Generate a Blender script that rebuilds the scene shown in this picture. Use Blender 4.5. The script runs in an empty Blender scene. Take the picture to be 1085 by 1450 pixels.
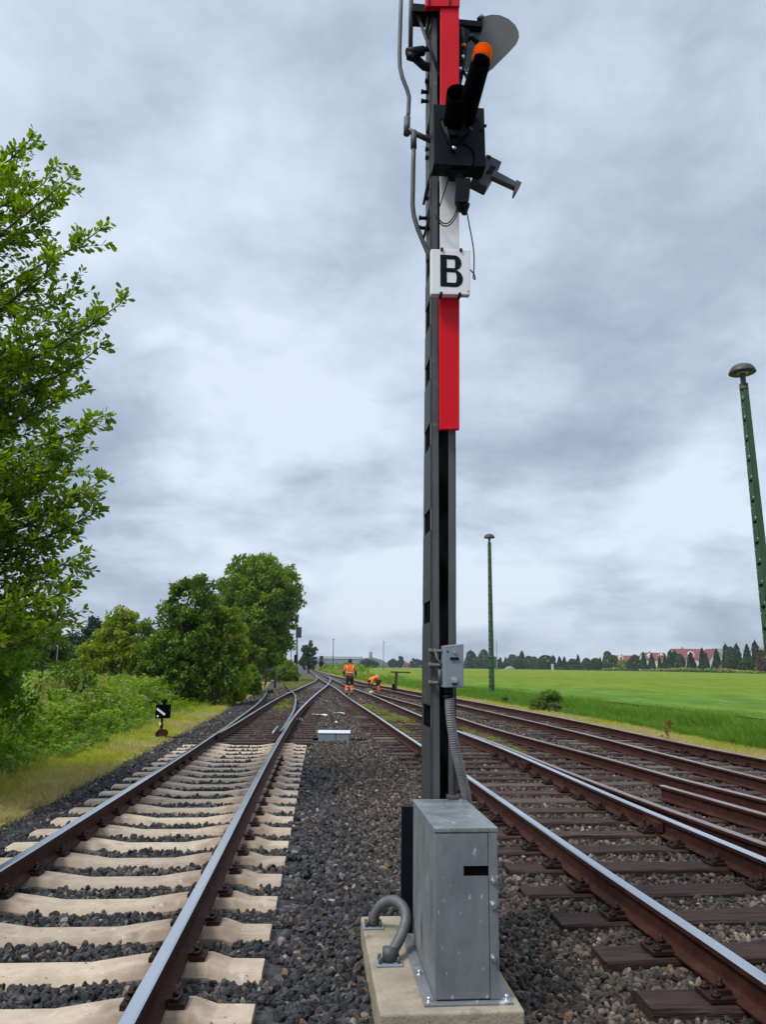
import bpy, bmesh, math, random
import numpy as np
from mathutils import Vector, Matrix
random.seed(7); RNG = np.random.default_rng(7)
PI = math.pi
scene = bpy.context.scene
COL = scene.collection

# ---------------------------------------------------------------- camera model (1085x1450 photo pixels)
F = 1100.0; CX, CY = 542.5, 725.0; H = 1.59
T = math.atan((943 - 725) / F); R = math.radians(0.6)
def ray(px, py):
    u = (px - CX) / F; v = -(py - CY) / F
    c, s = math.cos(R), math.sin(R)
    u, v = u*c - v*s, u*s + v*c
    return (u, math.cos(T) - v*math.sin(T), math.sin(T) + v*math.cos(T))
def un(px, py, z=0.0):
    d = ray(px, py); k = (z - H) / d[2]
    return (d[0]*k, d[1]*k)
def at(px, py, Y):
    d = ray(px, py); k = Y / d[1]
    return Vector((d[0]*k, Y, H + d[2]*k))

# ---------------------------------------------------------------- helpers
def link(o):
    COL.objects.link(o); return o
def props(o, label=None, cat=None, group=None, kind=None):
    if label: o['label'] = label
    if cat: o['category'] = cat
    if group: o['group'] = group
    if kind: o['kind'] = kind
    return o
def thing(name, label, cat, loc=(0, 0, 0), rz=0.0, group=None):
    o = bpy.data.objects.new(name, None); link(o)
    o.empty_display_size = 0.2
    o.location = loc; o.rotation_euler = (0, 0, rz)
    return props(o, label, cat, group)
def copy_tree(o, parent=None):
    c = o.copy(); link(c)
    if parent is not None: c.parent = parent
    for ch in list(o.children): copy_tree(ch, c)
    return c

class MB:
    """collects shapes, then links them as one mesh object"""
    def __init__(s): s.v = []; s.f = []; s.m = []; s.sm = []
    def add(s, vs, fs, mi=0, smooth=False, mat=None):
        b = len(s.v)
        if mat is not None: vs = [tuple(mat @ Vector(p)) for p in vs]
        s.v += [tuple(p) for p in vs]
        for f in fs:
            s.f.append([i + b for i in f]); s.m.append(mi); s.sm.append(smooth)
        return s
    def hexa(s, p, mi=0):
        # p: 4 bottom (ccw from above) + 4 top
        return s.add(p, [(3,2,1,0),(4,5,6,7),(0,1,5,4),(1,2,6,5),(2,3,7,6),(3,0,4,7)], mi)
    def box(s, a, b, mi=0, mat=None):
        x0,y0,z0 = a; x1,y1,z1 = b
        p = [(x0,y0,z0),(x1,y0,z0),(x1,y1,z0),(x0,y1,z0),(x0,y0,z1),(x1,y0,z1),(x1,y1,z1),(x0,y1,z1)]
        return s.add(p, [(3,2,1,0),(4,5,6,7),(0,1,5,4),(1,2,6,5),(2,3,7,6),(3,0,4,7)], mi, False, mat)
    def tube(s, path, r, n=10, mi=0, caps=True, smooth=True):
        P = [Vector(p) for p in path]
        rs = r if isinstance(r, (list, tuple)) else [r]*len(P)
        vs = []; fs = []
        up = None
        for i, p in enumerate(P):
            d = (P[min(i+1, len(P)-1)] - P[max(i-1, 0)])
            d = d.normalized() if d.length > 1e-9 else Vector((0,0,1))
            if up is None:
                up = Vector((0,0,1)) if abs(d.z) < .9 else Vector((1,0,0))
            a = d.cross(up).normalized(); bb = a.cross(d).normalized(); up = bb
            for k in range(n):
                t = 2*PI*k/n
                vs.append(p + (a*math.cos(t) + bb*math.sin(t))*rs[i])
        for i in range(len(P)-1):
            for k in range(n):
                fs.append((i*n+k, (i+1)*n+k, (i+1)*n+(k+1)%n, i*n+(k+1)%n))
        s.add(vs, fs, mi, smooth)
        if caps:
            b = len(s.v) - len(vs)
            s.f.append([b+k for k in range(n)]); s.m.append(mi); s.sm.append(False)
            e = b + (len(P)-1)*n
            s.f.append([e+k for k in range(n-1, -1, -1)]); s.m.append(mi); s.sm.append(False)
        return s
    def lathe(s, prof, c=(0,0,0), n=20, mi=0, smooth=True):
        vs = []; fs = []
        for (r, z) in prof:
            for k in range(n):
                t = 2*PI*k/n; vs.append((c[0]+r*math.cos(t), c[1]+r*math.sin(t), c[2]+z))
        m = len(prof)
        for i in range(m-1):
            for k in range(n):
                fs.append((i*n+k, i*n+(k+1)%n, (i+1)*n+(k+1)%n, (i+1)*n+k))
        fs.append([k for k in range(n-1,-1,-1)]); fs.append([(m-1)*n+k for k in range(n)])
        return s.add(vs, fs, mi, smooth)
    def prism(s, poly, ext, mi=0):
        """poly: list of 3-D points, ext: extrusion vector"""
        n = len(poly); e = Vector(ext)
        vs = [Vector(p) for p in poly] + [Vector(p)+e for p in poly]
        fs = [list(range(n))[::-1], list(range(n, 2*n))] + [(i, (i+1)%n, n+(i+1)%n, n+i) for i in range(n)]
        return s.add(vs, fs, mi)
    def build(s, name, mats, parent=None, bevel=0.0, seg=2, recalc=True):
        me = bpy.data.meshes.new(name)
        me.from_pydata(s.v, [], s.f)
        if not isinstance(mats, (list, tuple)): mats = [mats]
        for m in mats: me.materials.append(m)
        me.polygons.foreach_set('material_index', s.m)
        me.polygons.foreach_set('use_smooth', s.sm)
        if recalc:
            bm = bmesh.new(); bm.from_mesh(me)
            bmesh.ops.recalc_face_normals(bm, faces=bm.faces); bm.to_mesh(me); bm.free()
        me.update()
        o = bpy.data.objects.new(name, me); link(o)
        if parent is not None: o.parent = parent
        if bevel > 0:
            b = o.modifiers.new('bevel', 'BEVEL'); b.width = bevel; b.segments = seg
            b.limit_method = 'ANGLE'; b.angle_limit = math.radians(40)
        return o

def np_mesh(name, V, Fq, mats, parent=None, mi=None, smooth=False, tint=None):
    """fast mesh from arrays: V (n,3), Fq (m,k)"""
    me = bpy.data.meshes.new(name)
    V = np.asarray(V, np.float32); Fq = np.asarray(Fq, np.int32)
    m, k = Fq.shape
    me.vertices.add(len(V)); me.vertices.foreach_set('co', V.ravel())
    me.loops.add(m*k); me.loops.foreach_set('vertex_index', Fq.ravel())
    me.polygons.add(m); me.polygons.foreach_set('loop_start', np.arange(0, m*k, k, dtype=np.int32))
    if not isinstance(mats, (list, tuple)): mats = [mats]
    for x in mats: me.materials.append(x)
    if mi is not None: me.polygons.foreach_set('material_index', np.asarray(mi, np.int32))
    me.polygons.foreach_set('use_smooth', np.full(m, smooth))
    if tint is not None:
        a = me.attributes.new('tint', 'FLOAT', 'POINT'); a.data.foreach_set('value', np.asarray(tint, np.float32))
    me.update(calc_edges=True); me.validate()
    o = bpy.data.objects.new(name, me); link(o)
    if parent is not None: o.parent = parent
    return o

def scatter(name, pts, rots, scl, idx, sources, kind='stuff', label=None, cat=None):
    """one object; every vertex carries one instance of a source mesh"""
    me = bpy.data.meshes.new(name)
    n = len(pts)
    me.vertices.add(n); me.vertices.foreach_set('co', np.asarray(pts, np.float32).ravel())
    a = me.attributes.new('rot', 'FLOAT_VECTOR', 'POINT'); a.data.foreach_set('vector', np.asarray(rots, np.float32).ravel())
    a = me.attributes.new('scl', 'FLOAT_VECTOR', 'POINT'); a.data.foreach_set('vector', np.asarray(scl, np.float32).ravel())
    a = me.attributes.new('idx', 'INT', 'POINT'); a.data.foreach_set('value', np.asarray(idx, np.int32))
    o = bpy.data.objects.new(name, me); link(o)
    c = bpy.data.collections.new(name + '_source')
    for s_ in sources: c.objects.link(s_)
    g = bpy.data.node_groups.new(name, 'GeometryNodeTree')
    g.interface.new_socket('Geometry', in_out='INPUT', socket_type='NodeSocketGeometry')
    g.interface.new_socket('Geometry', in_out='OUTPUT', socket_type='NodeSocketGeometry')
    N = g.nodes; L = g.links
    gi = N.new('NodeGroupInput'); go = N.new('NodeGroupOutput')
    ip = N.new('GeometryNodeInstanceOnPoints'); ci = N.new('GeometryNodeCollectionInfo')
    ci.inputs['Collection'].default_value = c
    ci.inputs['Separate Children'].default_value = True
    ci.inputs['Reset Children'].default_value = True
    def na(nm, ty):
        q = N.new('GeometryNodeInputNamedAttribute'); q.data_type = ty; q.inputs['Name'].default_value = nm
        return q.outputs['Attribute']
    L.new(gi.outputs[0], ip.inputs['Points']); L.new(ci.outputs[0], ip.inputs['Instance'])
    ip.inputs['Pick Instance'].default_value = True
    L.new(na('idx', 'INT'), ip.inputs['Instance Index'])
    L.new(na('rot', 'FLOAT_VECTOR'), ip.inputs['Rotation'])
    L.new(na('scl', 'FLOAT_VECTOR'), ip.inputs['Scale'])
    L.new(ip.outputs[0], go.inputs[0])
    md = o.modifiers.new('scatter', 'NODES'); md.node_group = g
    return props(o, label, cat, None, kind)
def source(name, V, Fc, mat, smooth=False, tint=None):
    o = np_mesh(name, V, Fc, mat, smooth=smooth, tint=tint)
    COL.objects.unlink(o)
    return o

# ---------------------------------------------------------------- materials
def new_mat(name):
    m = bpy.data.materials.new(name); m.use_nodes = True
    nt = m.node_tree; N = nt.nodes
    return m, nt, N, nt.links, N['Principled BSDF']
def ramp(N, stops):
    r = N.new('ShaderNodeValToRGB'); e = r.color_ramp.elements
    while len(e) < len(stops): e.new(0.5)
    for i, (p, c) in enumerate(stops):
        e[i].position = p; e[i].color = (c[0], c[1], c[2], 1)
    return r
def mat(name, stops, rough=0.6, metal=0.0, scale=8.0, detail=6.0, stretch=(1,1,1), bump=0.0, bscale=None,
        world=False, rvar=0.0, spots=None, random_=0.0, nrough=0.6, spec=0.5):
    """stops: colour-ramp stops driven by noise; spots: (colour, scale, threshold, softness)"""
    m, nt, N, L, B = new_mat(name)
    if not isinstance(stops[0], tuple) or not isinstance(stops[0][1], (tuple, list)):
        stops = [(0.3, tuple(c*0.8 for c in stops)), (0.7, tuple(min(1, c*1.15) for c in stops))]
    tc = N.new('ShaderNodeTexCoord'); mp_ = N.new('ShaderNodeMapping')
    mp_.inputs['Scale'].default_value = stretch
    if world:
        ge = N.new('ShaderNodeNewGeometry'); L.new(ge.outputs['Position'], mp_.inputs['Vector'])
    else: L.new(tc.outputs['Object'], mp_.inputs['Vector'])
    vec = mp_.outputs['Vector']
    if random_:
        oi = N.new('ShaderNodeObjectInfo'); va = N.new('ShaderNodeVectorMath'); va.operation = 'ADD'
        sc = N.new('ShaderNodeVectorMath'); sc.operation = 'SCALE'; sc.inputs[0].default_value = (37, 61, 13)
        L.new(oi.outputs['Random'], sc.inputs['Scale']); L.new(vec, va.inputs[0]); L.new(sc.outputs[0], va.inputs[1]); vec = va.outputs[0]
    no = N.new('ShaderNodeTexNoise'); no.inputs['Scale'].default_value = scale; no.inputs['Detail'].default_value = detail
    no.inputs['Roughness'].default_value = nrough
    L.new(vec, no.inputs['Vector'])
    r = ramp(N, stops); L.new(no.outputs['Fac'], r.inputs['Fac']); col = r.outputs['Color']
    if spots:
        for (c, sc_, th, so) in spots:
            n2 = N.new('ShaderNodeTexNoise'); n2.inputs['Scale'].default_value = sc_; n2.inputs['Detail'].default_value = 4
            L.new(vec, n2.inputs['Vector'])
            mr = N.new('ShaderNodeMapRange'); mr.inputs['From Min'].default_value = th; mr.inputs['From Max'].default_value = th+so
            L.new(n2.outputs['Fac'], mr.inputs['Value'])
            mx = N.new('ShaderNodeMix'); mx.data_type = 'RGBA'
            L.new(mr.outputs[0], mx.inputs['Factor']); L.new(col, mx.inputs[6]); mx.inputs[7].default_value = (*c, 1); col = mx.outputs[2]
    if random_:
        oi2 = N.new('ShaderNodeObjectInfo'); mr = N.new('ShaderNodeMapRange')
        mr.inputs['To Min'].default_value = 1-random_; mr.inputs['To Max'].default_value = 1+random_
        L.new(oi2.outputs['Random'], mr.inputs['Value'])
        hs = N.new('ShaderNodeHueSaturation'); L.new(col, hs.inputs['Color']); L.new(mr.outputs[0], hs.inputs['Value']); col = hs.outputs['Color']
    L.new(col, B.inputs['Base Color'])
    B.inputs['Metallic'].default_value = metal; B.inputs['Roughness'].default_value = rough
    B.inputs['Specular IOR Level'].default_value = spec
    if rvar:
        mr = N.new('ShaderNodeMapRange'); mr.inputs['To Min'].default_value = max(0.02, rough-rvar); mr.inputs['To Max'].default_value = min(1, rough+rvar)
        L.new(no.outputs['Fac'], mr.inputs['Value']); L.new(mr.outputs[0], B.inputs['Roughness'])
    if bump:
        nb = N.new('ShaderNodeTexNoise'); nb.inputs['Scale'].default_value = bscale or scale*4; nb.inputs['Detail'].default_value = 5
        L.new(vec, nb.inputs['Vector'])
        bu = N.new('ShaderNodeBump'); bu.inputs['Strength'].default_value = bump; bu.inputs['Distance'].default_value = 0.01
        L.new(nb.outputs['Fac'], bu.inputs['Height']); L.new(bu.outputs['Normal'], B.inputs['Normal'])
    return m
def leaf_mat(name, c0, c1, c2, trans=0.35, rough=0.55, obj_random=False):
    """c0..c2 dark to light along the per-leaf tint"""
    m, nt, N, L, B = new_mat(name)
    if obj_random:
        oi = N.new('ShaderNodeObjectInfo'); fac = oi.outputs['Random']
        at_ = N.new('ShaderNodeAttribute'); at_.attribute_name = 'tint'
        ad = N.new('ShaderNodeMath'); ad.operation = 'ADD'; L.new(fac, ad.inputs[0]); L.new(at_.outputs['Fac'], ad.inputs[1])
        ml = N.new('ShaderNodeMath'); ml.operation = 'MULTIPLY'; ml.inputs[1].default_value = 0.5; L.new(ad.outputs[0], ml.inputs[0]); fac = ml.outputs[0]
    else:
        at_ = N.new('ShaderNodeAttribute'); at_.attribute_name = 'tint'; fac = at_.outputs['Fac']
    r = ramp(N, [(0.0, c0), (0.5, c1), (1.0, c2)]); L.new(fac, r.inputs['Fac'])
    L.new(r.outputs['Color'], B.inputs['Base Color']); B.inputs['Roughness'].default_value = rough
    B.inputs['Specular IOR Level'].default_value = 0.25
    tr = N.new('ShaderNodeBsdfTranslucent'); hs = N.new('ShaderNodeHueSaturation')
    hs.inputs['Value'].default_value = 1.5; hs.inputs['Saturation'].default_value = 1.1
    L.new(r.outputs['Color'], hs.inputs['Color']); L.new(hs.outputs['Color'], tr.inputs['Color'])
    mx = N.new('ShaderNodeMixShader'); mx.inputs[0].default_value = trans
    L.new(B.outputs[0], mx.inputs[1]); L.new(tr.outputs[0], mx.inputs[2])
    L.new(mx.outputs[0], N['Material Output'].inputs['Surface'])
    return m

M = {}
M['rust'] = mat('rusty_rail_steel', [(0.25,(.024,.008,.006)),(0.55,(.048,.016,.011)),(0.8,(.080,.030,.019))], .75, 0.0, 9, bump=.3, bscale=60, spec=.15, world=True)
M['shine'] = mat('polished_rail_head', [(0.3,(.50,.53,.58)),(0.7,(.66,.69,.75))], .22, 1.0, 3, rvar=.10, world=True, stretch=(1,.2,1))
M['dull'] = mat('worn_rail_head', [(0.3,(.20,.14,.12)),(0.7,(.42,.34,.32))], .38, .7, 3, rvar=.12, world=True, stretch=(1,.2,1))
M['concrete_sleeper'] = mat('sleeper_concrete', [(0.25,(.30,.235,.170)),(0.55,(.43,.345,.255)),(0.8,(.52,.435,.335))], .85, 0, 5, bump=.35, bscale=90,
                            spots=[((.24,.175,.12), 5, .58, .16), ((.12,.085,.065), 34, .67, .05), ((.50,.44,.36), 13, .64, .08)], random_=.16)
M['timber'] = mat('tarred_timber', [(0.25,(.018,.009,.007)),(0.5,(.044,.024,.019)),(0.8,(.105,.062,.050))], .75, 0, 6, stretch=(.6,9,9), bump=.8, bscale=16, random_=.35, spec=.2, spots=[((.10,.075,.06), 5, .60, .15), ((.010,.006,.005), 3, .60, .10)])
M['timber_old'] = mat('weathered_timber', [(0.25,(.028,.018,.014)),(0.5,(.070,.049,.038)),(0.8,(.15,.115,.09))], .85, 0, 6, stretch=(.6,9,9), bump=.6, bscale=16, random_=.35)
M['clip'] = mat('oily_rail_clip', [(0.3,(.010,.005,.004)),(0.7,(.034,.014,.010))], .6, .1, 30, spec=.25)
M['earth'] = mat('trackside_earth', [(0.3,(.035,.028,.022)),(0.6,(.065,.055,.042)),(0.8,(.10,.085,.06))], .95, 0, .8, bump=.5, bscale=30, world=True)
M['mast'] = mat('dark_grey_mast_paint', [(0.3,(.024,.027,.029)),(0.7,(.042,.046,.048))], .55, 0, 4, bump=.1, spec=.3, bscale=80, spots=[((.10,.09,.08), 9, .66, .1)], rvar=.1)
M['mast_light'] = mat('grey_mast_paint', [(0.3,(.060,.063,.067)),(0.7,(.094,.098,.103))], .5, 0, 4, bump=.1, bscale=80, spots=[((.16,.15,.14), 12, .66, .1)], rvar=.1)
M['black'] = mat('black_signal_metal', [(0.3,(.003,.0035,.004)),(0.7,(.006,.007,.008))], .55, 0, 10, spec=.15)
M['hood'] = mat('matt_black_hood', [(0.3,(.0015,.0015,.0015)),(0.7,(.003,.003,.003))], .9, 0, 10, spec=.03)
M['navy'] = mat('dark_blue_grey_enamel', [(0.3,(.003,.005,.009)),(0.7,(.006,.009,.014))], .5, 0, 5, rvar=.08, spec=.15)
M['pipe'] = mat('grey_conduit', [(0.3,(.040,.042,.045)),(0.7,(.075,.078,.083))], .55, 0, 12)
M['hose'] = mat('ribbed_grey_hose', [(0.3,(.12,.12,.125)),(0.7,(.20,.20,.205))], .6, 0, 12)
M['red'] = mat('signal_red_enamel', [(0.3,(.58,.003,.012)),(0.7,(.68,.006,.018))], .42, 0, 3, spec=.2, spots=[((.40,.01,.015), 14, .68, .1)])
M['white'] = mat('signal_white_enamel', [(0.3,(.70,.71,.72)),(0.7,(.80,.80,.80))], .4, 0, 4, spots=[((.55,.53,.48), 8, .66, .15)])
M['letter'] = mat('dark_letter_enamel', [(0.3,(.004,.006,.010)),(0.7,(.007,.010,.014))], .6, 0, 5, spec=.1)
M['orange'] = mat('orange_plastic', [(0.3,(.85,.20,.004)),(0.7,(.95,.27,.006))], .35, 0, 5)
M['disc'] = mat('grey_disc_back', [(0.3,(.085,.088,.082)),(0.7,(.115,.118,.110))], .6, 0, 6)
M['steel'] = mat('bright_steel', [(0.3,(.45,.46,.48)),(0.7,(.65,.66,.68))], .3, .9, 20)
M['cabinet'] = mat('galvanised_cabinet', [(0.22,(.090,.103,.112)),(0.42,(.145,.162,.173)),(0.58,(.185,.204,.215)),(0.80,(.27,.288,.298))], .45, .15, 3.4, bump=.10, bscale=60, rvar=.15, nrough=.68, detail=9,
                   spots=[((.45,.47,.47), 6, .66, .05), ((.36,.38,.39), 24, .66, .04), ((.085,.088,.088), 4, .62, .14)], stretch=(1.5,1.5,.8))
M['cab_dark'] = mat('cabinet_seam_dark', [(0.3,(.002,.002,.002)),(0.7,(.004,.004,.004))], .9, 0, 5, spec=.02)
M['box_grey'] = mat('blue_grey_box_paint', [(0.3,(.17,.21,.245)),(0.7,(.225,.265,.30))], .42, .1, 6, spots=[((.34,.37,.39), 20, .68, .05)])
M['concrete'] = mat('foundation_concrete', [(0.25,(.19,.15,.105)),(0.5,(.30,.25,.185)),(0.8,(.40,.345,.27))], .92, 0, 4.5, bump=.5, bscale=70,
                    spots=[((.15,.105,.065), 4, .60, .12), ((.10,.085,.07), 45, .69, .04)])
M['green'] = mat('green_mast_paint', [(0.3,(.018,.056,.020)),(0.7,(.034,.086,.032))], .5, 0, 2, bump=.1, spots=[((.09,.055,.03), 6, .70, .06)])
M['lamp_hood'] = mat('lamp_hood_enamel', [(0.3,(.045,.040,.038)),(0.7,(.075,.068,.064))], .5, 0, 6, spec=.3)
M['brown_wood'] = mat('dark_brown_beam', [(0.3,(.028,.018,.014)),(0.7,(.065,.042,.032))], .8, 0, 8)
M['bark'] = mat('tree_bark', [(0.3,(.030,.022,.015)),(0.7,(.075,.058,.042))], .9, 0, 14, stretch=(1,1,.25), bump=.6)

# rust and brake dust on the sleepers beside the rails
def stain_sleepers():
    m = M['concrete_sleeper']; N = m.node_tree.nodes; L = m.node_tree.links; B = N['Principled BSDF']
    src = B.inputs['Base Color'].links[0].from_socket
    tc = N.new('ShaderNodeTexCoord'); sp = N.new('ShaderNodeSeparateXYZ'); L.new(tc.outputs['Object'], sp.inputs[0])
    def mm(op, a, b):
        q = N.new('ShaderNodeMath'); q.operation = op
        for i, v in enumerate((a, b)):
            if isinstance(v, (int, float)): q.inputs[i].default_value = v
            else: L.new(v, q.inputs[i])
        return q.outputs[0]
    d = mm('ABSOLUTE', mm('SUBTRACT', mm('ABSOLUTE', sp.outputs['X'], 0), .7535), 0)
    oi = N.new('ShaderNodeObjectInfo'); sc = N.new('ShaderNodeVectorMath'); sc.operation = 'SCALE'; sc.inputs[0].default_value = (17, 29, 7); L.new(oi.outputs['Random'], sc.inputs['Scale'])
    ad = N.new('ShaderNodeVectorMath'); ad.operation = 'ADD'; L.new(tc.outputs['Object'], ad.inputs[0]); L.new(sc.outputs[0], ad.inputs[1])
    no = N.new('ShaderNodeTexNoise'); no.inputs['Scale'].default_value = 9; no.inputs['Detail'].default_value = 6; L.new(ad.outputs[0], no.inputs['Vector'])
    mr = N.new('ShaderNodeMapRange'); mr.inputs['From Min'].default_value = .10; mr.inputs['From Max'].default_value = .36; mr.inputs['To Min'].default_value = .75; mr.inputs['To Max'].default_value = 0
    L.new(mm('ADD', d, mm('MULTIPLY', mm('SUBTRACT', no.outputs['Fac'], .5), .45)), mr.inputs['Value'])
    mx = N.new('ShaderNodeMix'); mx.data_type = 'RGBA'; L.new(mr.outputs[0], mx.inputs['Factor']); L.new(src, mx.inputs[6]); mx.inputs[7].default_value = (.17,.105,.070,1)
    L.new(mx.outputs[2], B.inputs['Base Color'])
stain_sleepers()

def translucent(m, k):
    N = m.node_tree.nodes; L = m.node_tree.links; B = N['Principled BSDF']; t = N.new('ShaderNodeBsdfTranslucent'); x = N.new('ShaderNodeMixShader'); x.inputs[0].default_value = k
    L.new(B.inputs['Base Color'].links[0].from_socket, t.inputs['Color']); L.new(B.outputs[0], x.inputs[1]); L.new(t.outputs[0], x.inputs[2]); L.new(x.outputs[0], N['Material Output'].inputs['Surface'])
M['visor'] = mat('translucent_orange_visor', [(0.3,(.90,.26,.004)),(0.7,(.98,.32,.006))], .4, 0, 5); translucent(M['visor'], .75)
# ---------------------------------------------------------------- camera
cam = bpy.data.cameras.new('camera'); co = bpy.data.objects.new('camera', cam); link(co)
cam.sensor_fit = 'VERTICAL'; cam.sensor_height = 36.0; cam.lens = 36.0 * F / 1450.0
cam.clip_start = 0.05; cam.clip_end = 6000
_c, _s = math.cos(R), math.sin(R)
X_ = Vector((_c, -_s*math.sin(T), _s*math.cos(T))); Y_ = Vector((-_s, -_c*math.sin(T), _c*math.cos(T))); Z_ = X_.cross(Y_)
mw = Matrix((X_, Y_, Z_)).transposed().to_4x4(); mw.translation = (0, 0, H); co.matrix_world = mw
scene.camera = co

# ---------------------------------------------------------------- sky and sun
SUN_EL, SUN_AZ = math.radians(52), math.radians(-128)     # azimuth from +Y, clockwise
w = bpy.data.worlds.new('World'); scene.world = w; w.use_nodes = True
nt = w.node_tree; N = nt.nodes; L = nt.links
bg = N['Background']; bg.inputs['Strength'].default_value = 0.1
sky = N.new('ShaderNodeTexSky'); sky.sky_type = 'NISHITA'; sky.sun_disc = False
sky.sun_elevation = SUN_EL; sky.sun_rotation = SUN_AZ; sky.air_density = 1.0; sky.dust_density = 2.0
tc = N.new('ShaderNodeTexCoord'); sx = N.new('ShaderNodeSeparateXYZ'); L.new(tc.outputs['Generated'], sx.inputs[0])
def M_(op, a, b=None, c=None, clamp=False):
    q = N.new('ShaderNodeMath'); q.operation = op; q.use_clamp = clamp
    for i, v in enumerate((a, b, c)):
        if v is None: continue
        if isinstance(v, (int, float)): q.inputs[i].default_value = v
        else: L.new(v, q.inputs[i])
    return q.outputs[0]
zc = M_('ADD', M_('MAXIMUM', sx.outputs['Z'], 0.0), 0.34)
cb = N.new('ShaderNodeCombineXYZ'); L.new(M_('DIVIDE', sx.outputs['X'], zc), cb.inputs[0]); L.new(M_('DIVIDE', sx.outputs['Y'], zc), cb.inputs[1])
def noise(scale, detail, rough, off, dist=0.0):
    mp_ = N.new('ShaderNodeMapping'); mp_.inputs['Location'].default_value = off; L.new(cb.outputs[0], mp_.inputs['Vector'])
    no = N.new('ShaderNodeTexNoise'); no.inputs['Scale'].default_value = scale; no.inputs['Detail'].default_value = detail
    no.inputs['Roughness'].default_value = rough; no.inputs['Distortion'].default_value = dist
    L.new(mp_.outputs[0], no.inputs['Vector']); return no.outputs['Fac']
n1 = noise(1.4, 6, .52, (1.3, 5.1, 2.0), .25)
n2 = noise(5.2, 8, .60, (7.3, 2.2, 4), .2)
cl = M_('ADD', M_('MULTIPLY', n1, .74), M_('MULTIPLY', n2, .26))
rr = ramp(N, [(0.375, (.186,.227,.290)), (0.445, (.240,.287,.357)), (0.505, (.312,.362,.434)), (0.59, (.412,.462,.525))])
L.new(cl, rr.inputs['Fac'])
vm = N.new('ShaderNodeVectorMath'); vm.operation = 'SCALE'; L.new(rr.outputs['Color'], vm.inputs[0])
# an overcast sky is brightest overhead, well above the frame
zb_ = N.new('ShaderNodeMapRange'); zb_.interpolation_type = 'SMOOTHSTEP'; zb_.inputs['From Min'].default_value = .66; zb_.inputs['From Max'].default_value = 1.0
zb_.inputs['To Min'].default_value = 10.0; zb_.inputs['To Max'].default_value = 24.0; L.new(sx.outputs['Z'], zb_.inputs['Value']); L.new(zb_.outputs[0], vm.inputs['Scale'])
mx = N.new('ShaderNodeMix'); mx.data_type = 'RGBA'; mx.clamp_result = False; mx.inputs['Factor'].default_value = .93
L.new(sky.outputs[0], mx.inputs[6]); L.new(vm.outputs[0], mx.inputs[7]); L.new(mx.outputs[2], bg.inputs['Color'])
sd = bpy.data.lights.new('sun', 'SUN'); sd.energy = 1.5; sd.angle = math.radians(14); sd.color = (1, .96, .90)
so = bpy.data.objects.new('sun', sd); link(so)
dv = Vector((math.sin(SUN_AZ)*math.cos(SUN_EL), math.cos(SUN_AZ)*math.cos(SUN_EL), math.sin(SUN_EL)))
so.rotation_euler = dv.to_track_quat('Z', 'Y').to_euler(); so.location = dv*50
scene.view_settings.view_transform = 'Standard'; scene.view_settings.look = 'None'
scene.view_settings.exposure = 0.92; scene.view_settings.gamma = 1.0

# ---------------------------------------------------------------- curves along the line (x as a function of y)
class Curve:
    def __init__(s, pts):
        pts = sorted(pts, key=lambda p: p[1]); s.y = np.array([p[1] for p in pts]); s.x = np.array([p[0] for p in pts])
        h = np.diff(s.y); d = np.diff(s.x)/h
        m = np.zeros(len(s.y)); m[0] = d[0]; m[-1] = d[-1]
        for i in range(1, len(d)): m[i] = (d[i-1]*h[i] + d[i]*h[i-1])/(h[i]+h[i-1])
        s.m = m
    def __call__(s, y):
        y = np.asarray(y, float); i = np.clip(np.searchsorted(s.y, y)-1, 0, len(s.y)-2)
        h = s.y[i+1]-s.y[i]; t = (y-s.y[i])/h
        inside = s.x[i]*(2*t**3-3*t**2+1) + s.m[i]*h*(t**3-2*t**2+t) + s.x[i+1]*(-2*t**3+3*t**2) + s.m[i+1]*h*(t**3-t**2)
        return np.where(y < s.y[0], s.x[0]+s.m[0]*(y-s.y[0]), np.where(y > s.y[-1], s.x[-1]+s.m[-1]*(y-s.y[-1]), inside))
    def pts(s, y0, y1):
        ys = [y0]
        while ys[-1] < y1: ys.append(ys[-1] + max(.4, ys[-1]*.035))
        ys[-1] = y1
        return [(float(s(y)), y) for y in ys]
LL = Curve([(-2.42,1.5),(-2.67,5.8),(-2.94,9.8),(-3.28,14.4),(-3.65,19),(-3.96,22.5),(-4.45,28),(-5.2,35),(-6.3,43.7),(-7.4,51),(-8.5,58)])
LT = Curve([(-3.42,16.8),(-3.64,20.5),(-4.12,28),(-4.72,38.8),(-5.12,49.7),(-5.58,61.4),(-6.25,75.8),(-7.2,88.7),(-10.3,122),(-24,250)])
LR = Curve([(-.87,1.5),(-1.03,3.62),(-1.215,6.0),(-1.43,8.6),(-1.79,13.1),(-2.15,18),(-2.43,22.1),(-2.83,29.7),(-3.33,41.2),(-3.93,57.4),(-4.72,73.2),(-5.75,89.6),(-8.5,124),(-22.6,260)])
LD = Curve([(-2.16,16.5),(-2.27,18.6),(-2.48,21.5),(-2.83,25.9),(-3.42,31.9),(-4.34,39.9),(-5.35,46.7),(-7.04,58.4),(-9.14,74.2)])
RL = Curve([(2.02,1.5),(1.82,4),(1.6,6.1),(1.39,8.3),(1.14,10.9),(.28,19.2),(-.27,24.6),(-1.17,33),(-2.78,49.6),(-4.05,61.6),(-6.1,80.6),(-9.2,111),(-22,240)])
RR = Curve([(3.44,1.8),(2.97,6.3),(2.66,9.2),(2.42,12),(2.2,14.4),(1.76,18),(1.1,24.3),(.43,30.8),(-.42,39.4),(-1.83,51.6),(-2.75,60.1),(-5.1,83.4),(-8.0,112),(-16,196),(-21,240)])
RB = Curve([(4.45,1.8),(3.62,5),(3.24,6.9),(3.07,8),(2.94,8.9),(2.77,10.2),(2.56,12),(2.30,14.6),(1.86,18)])
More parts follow.
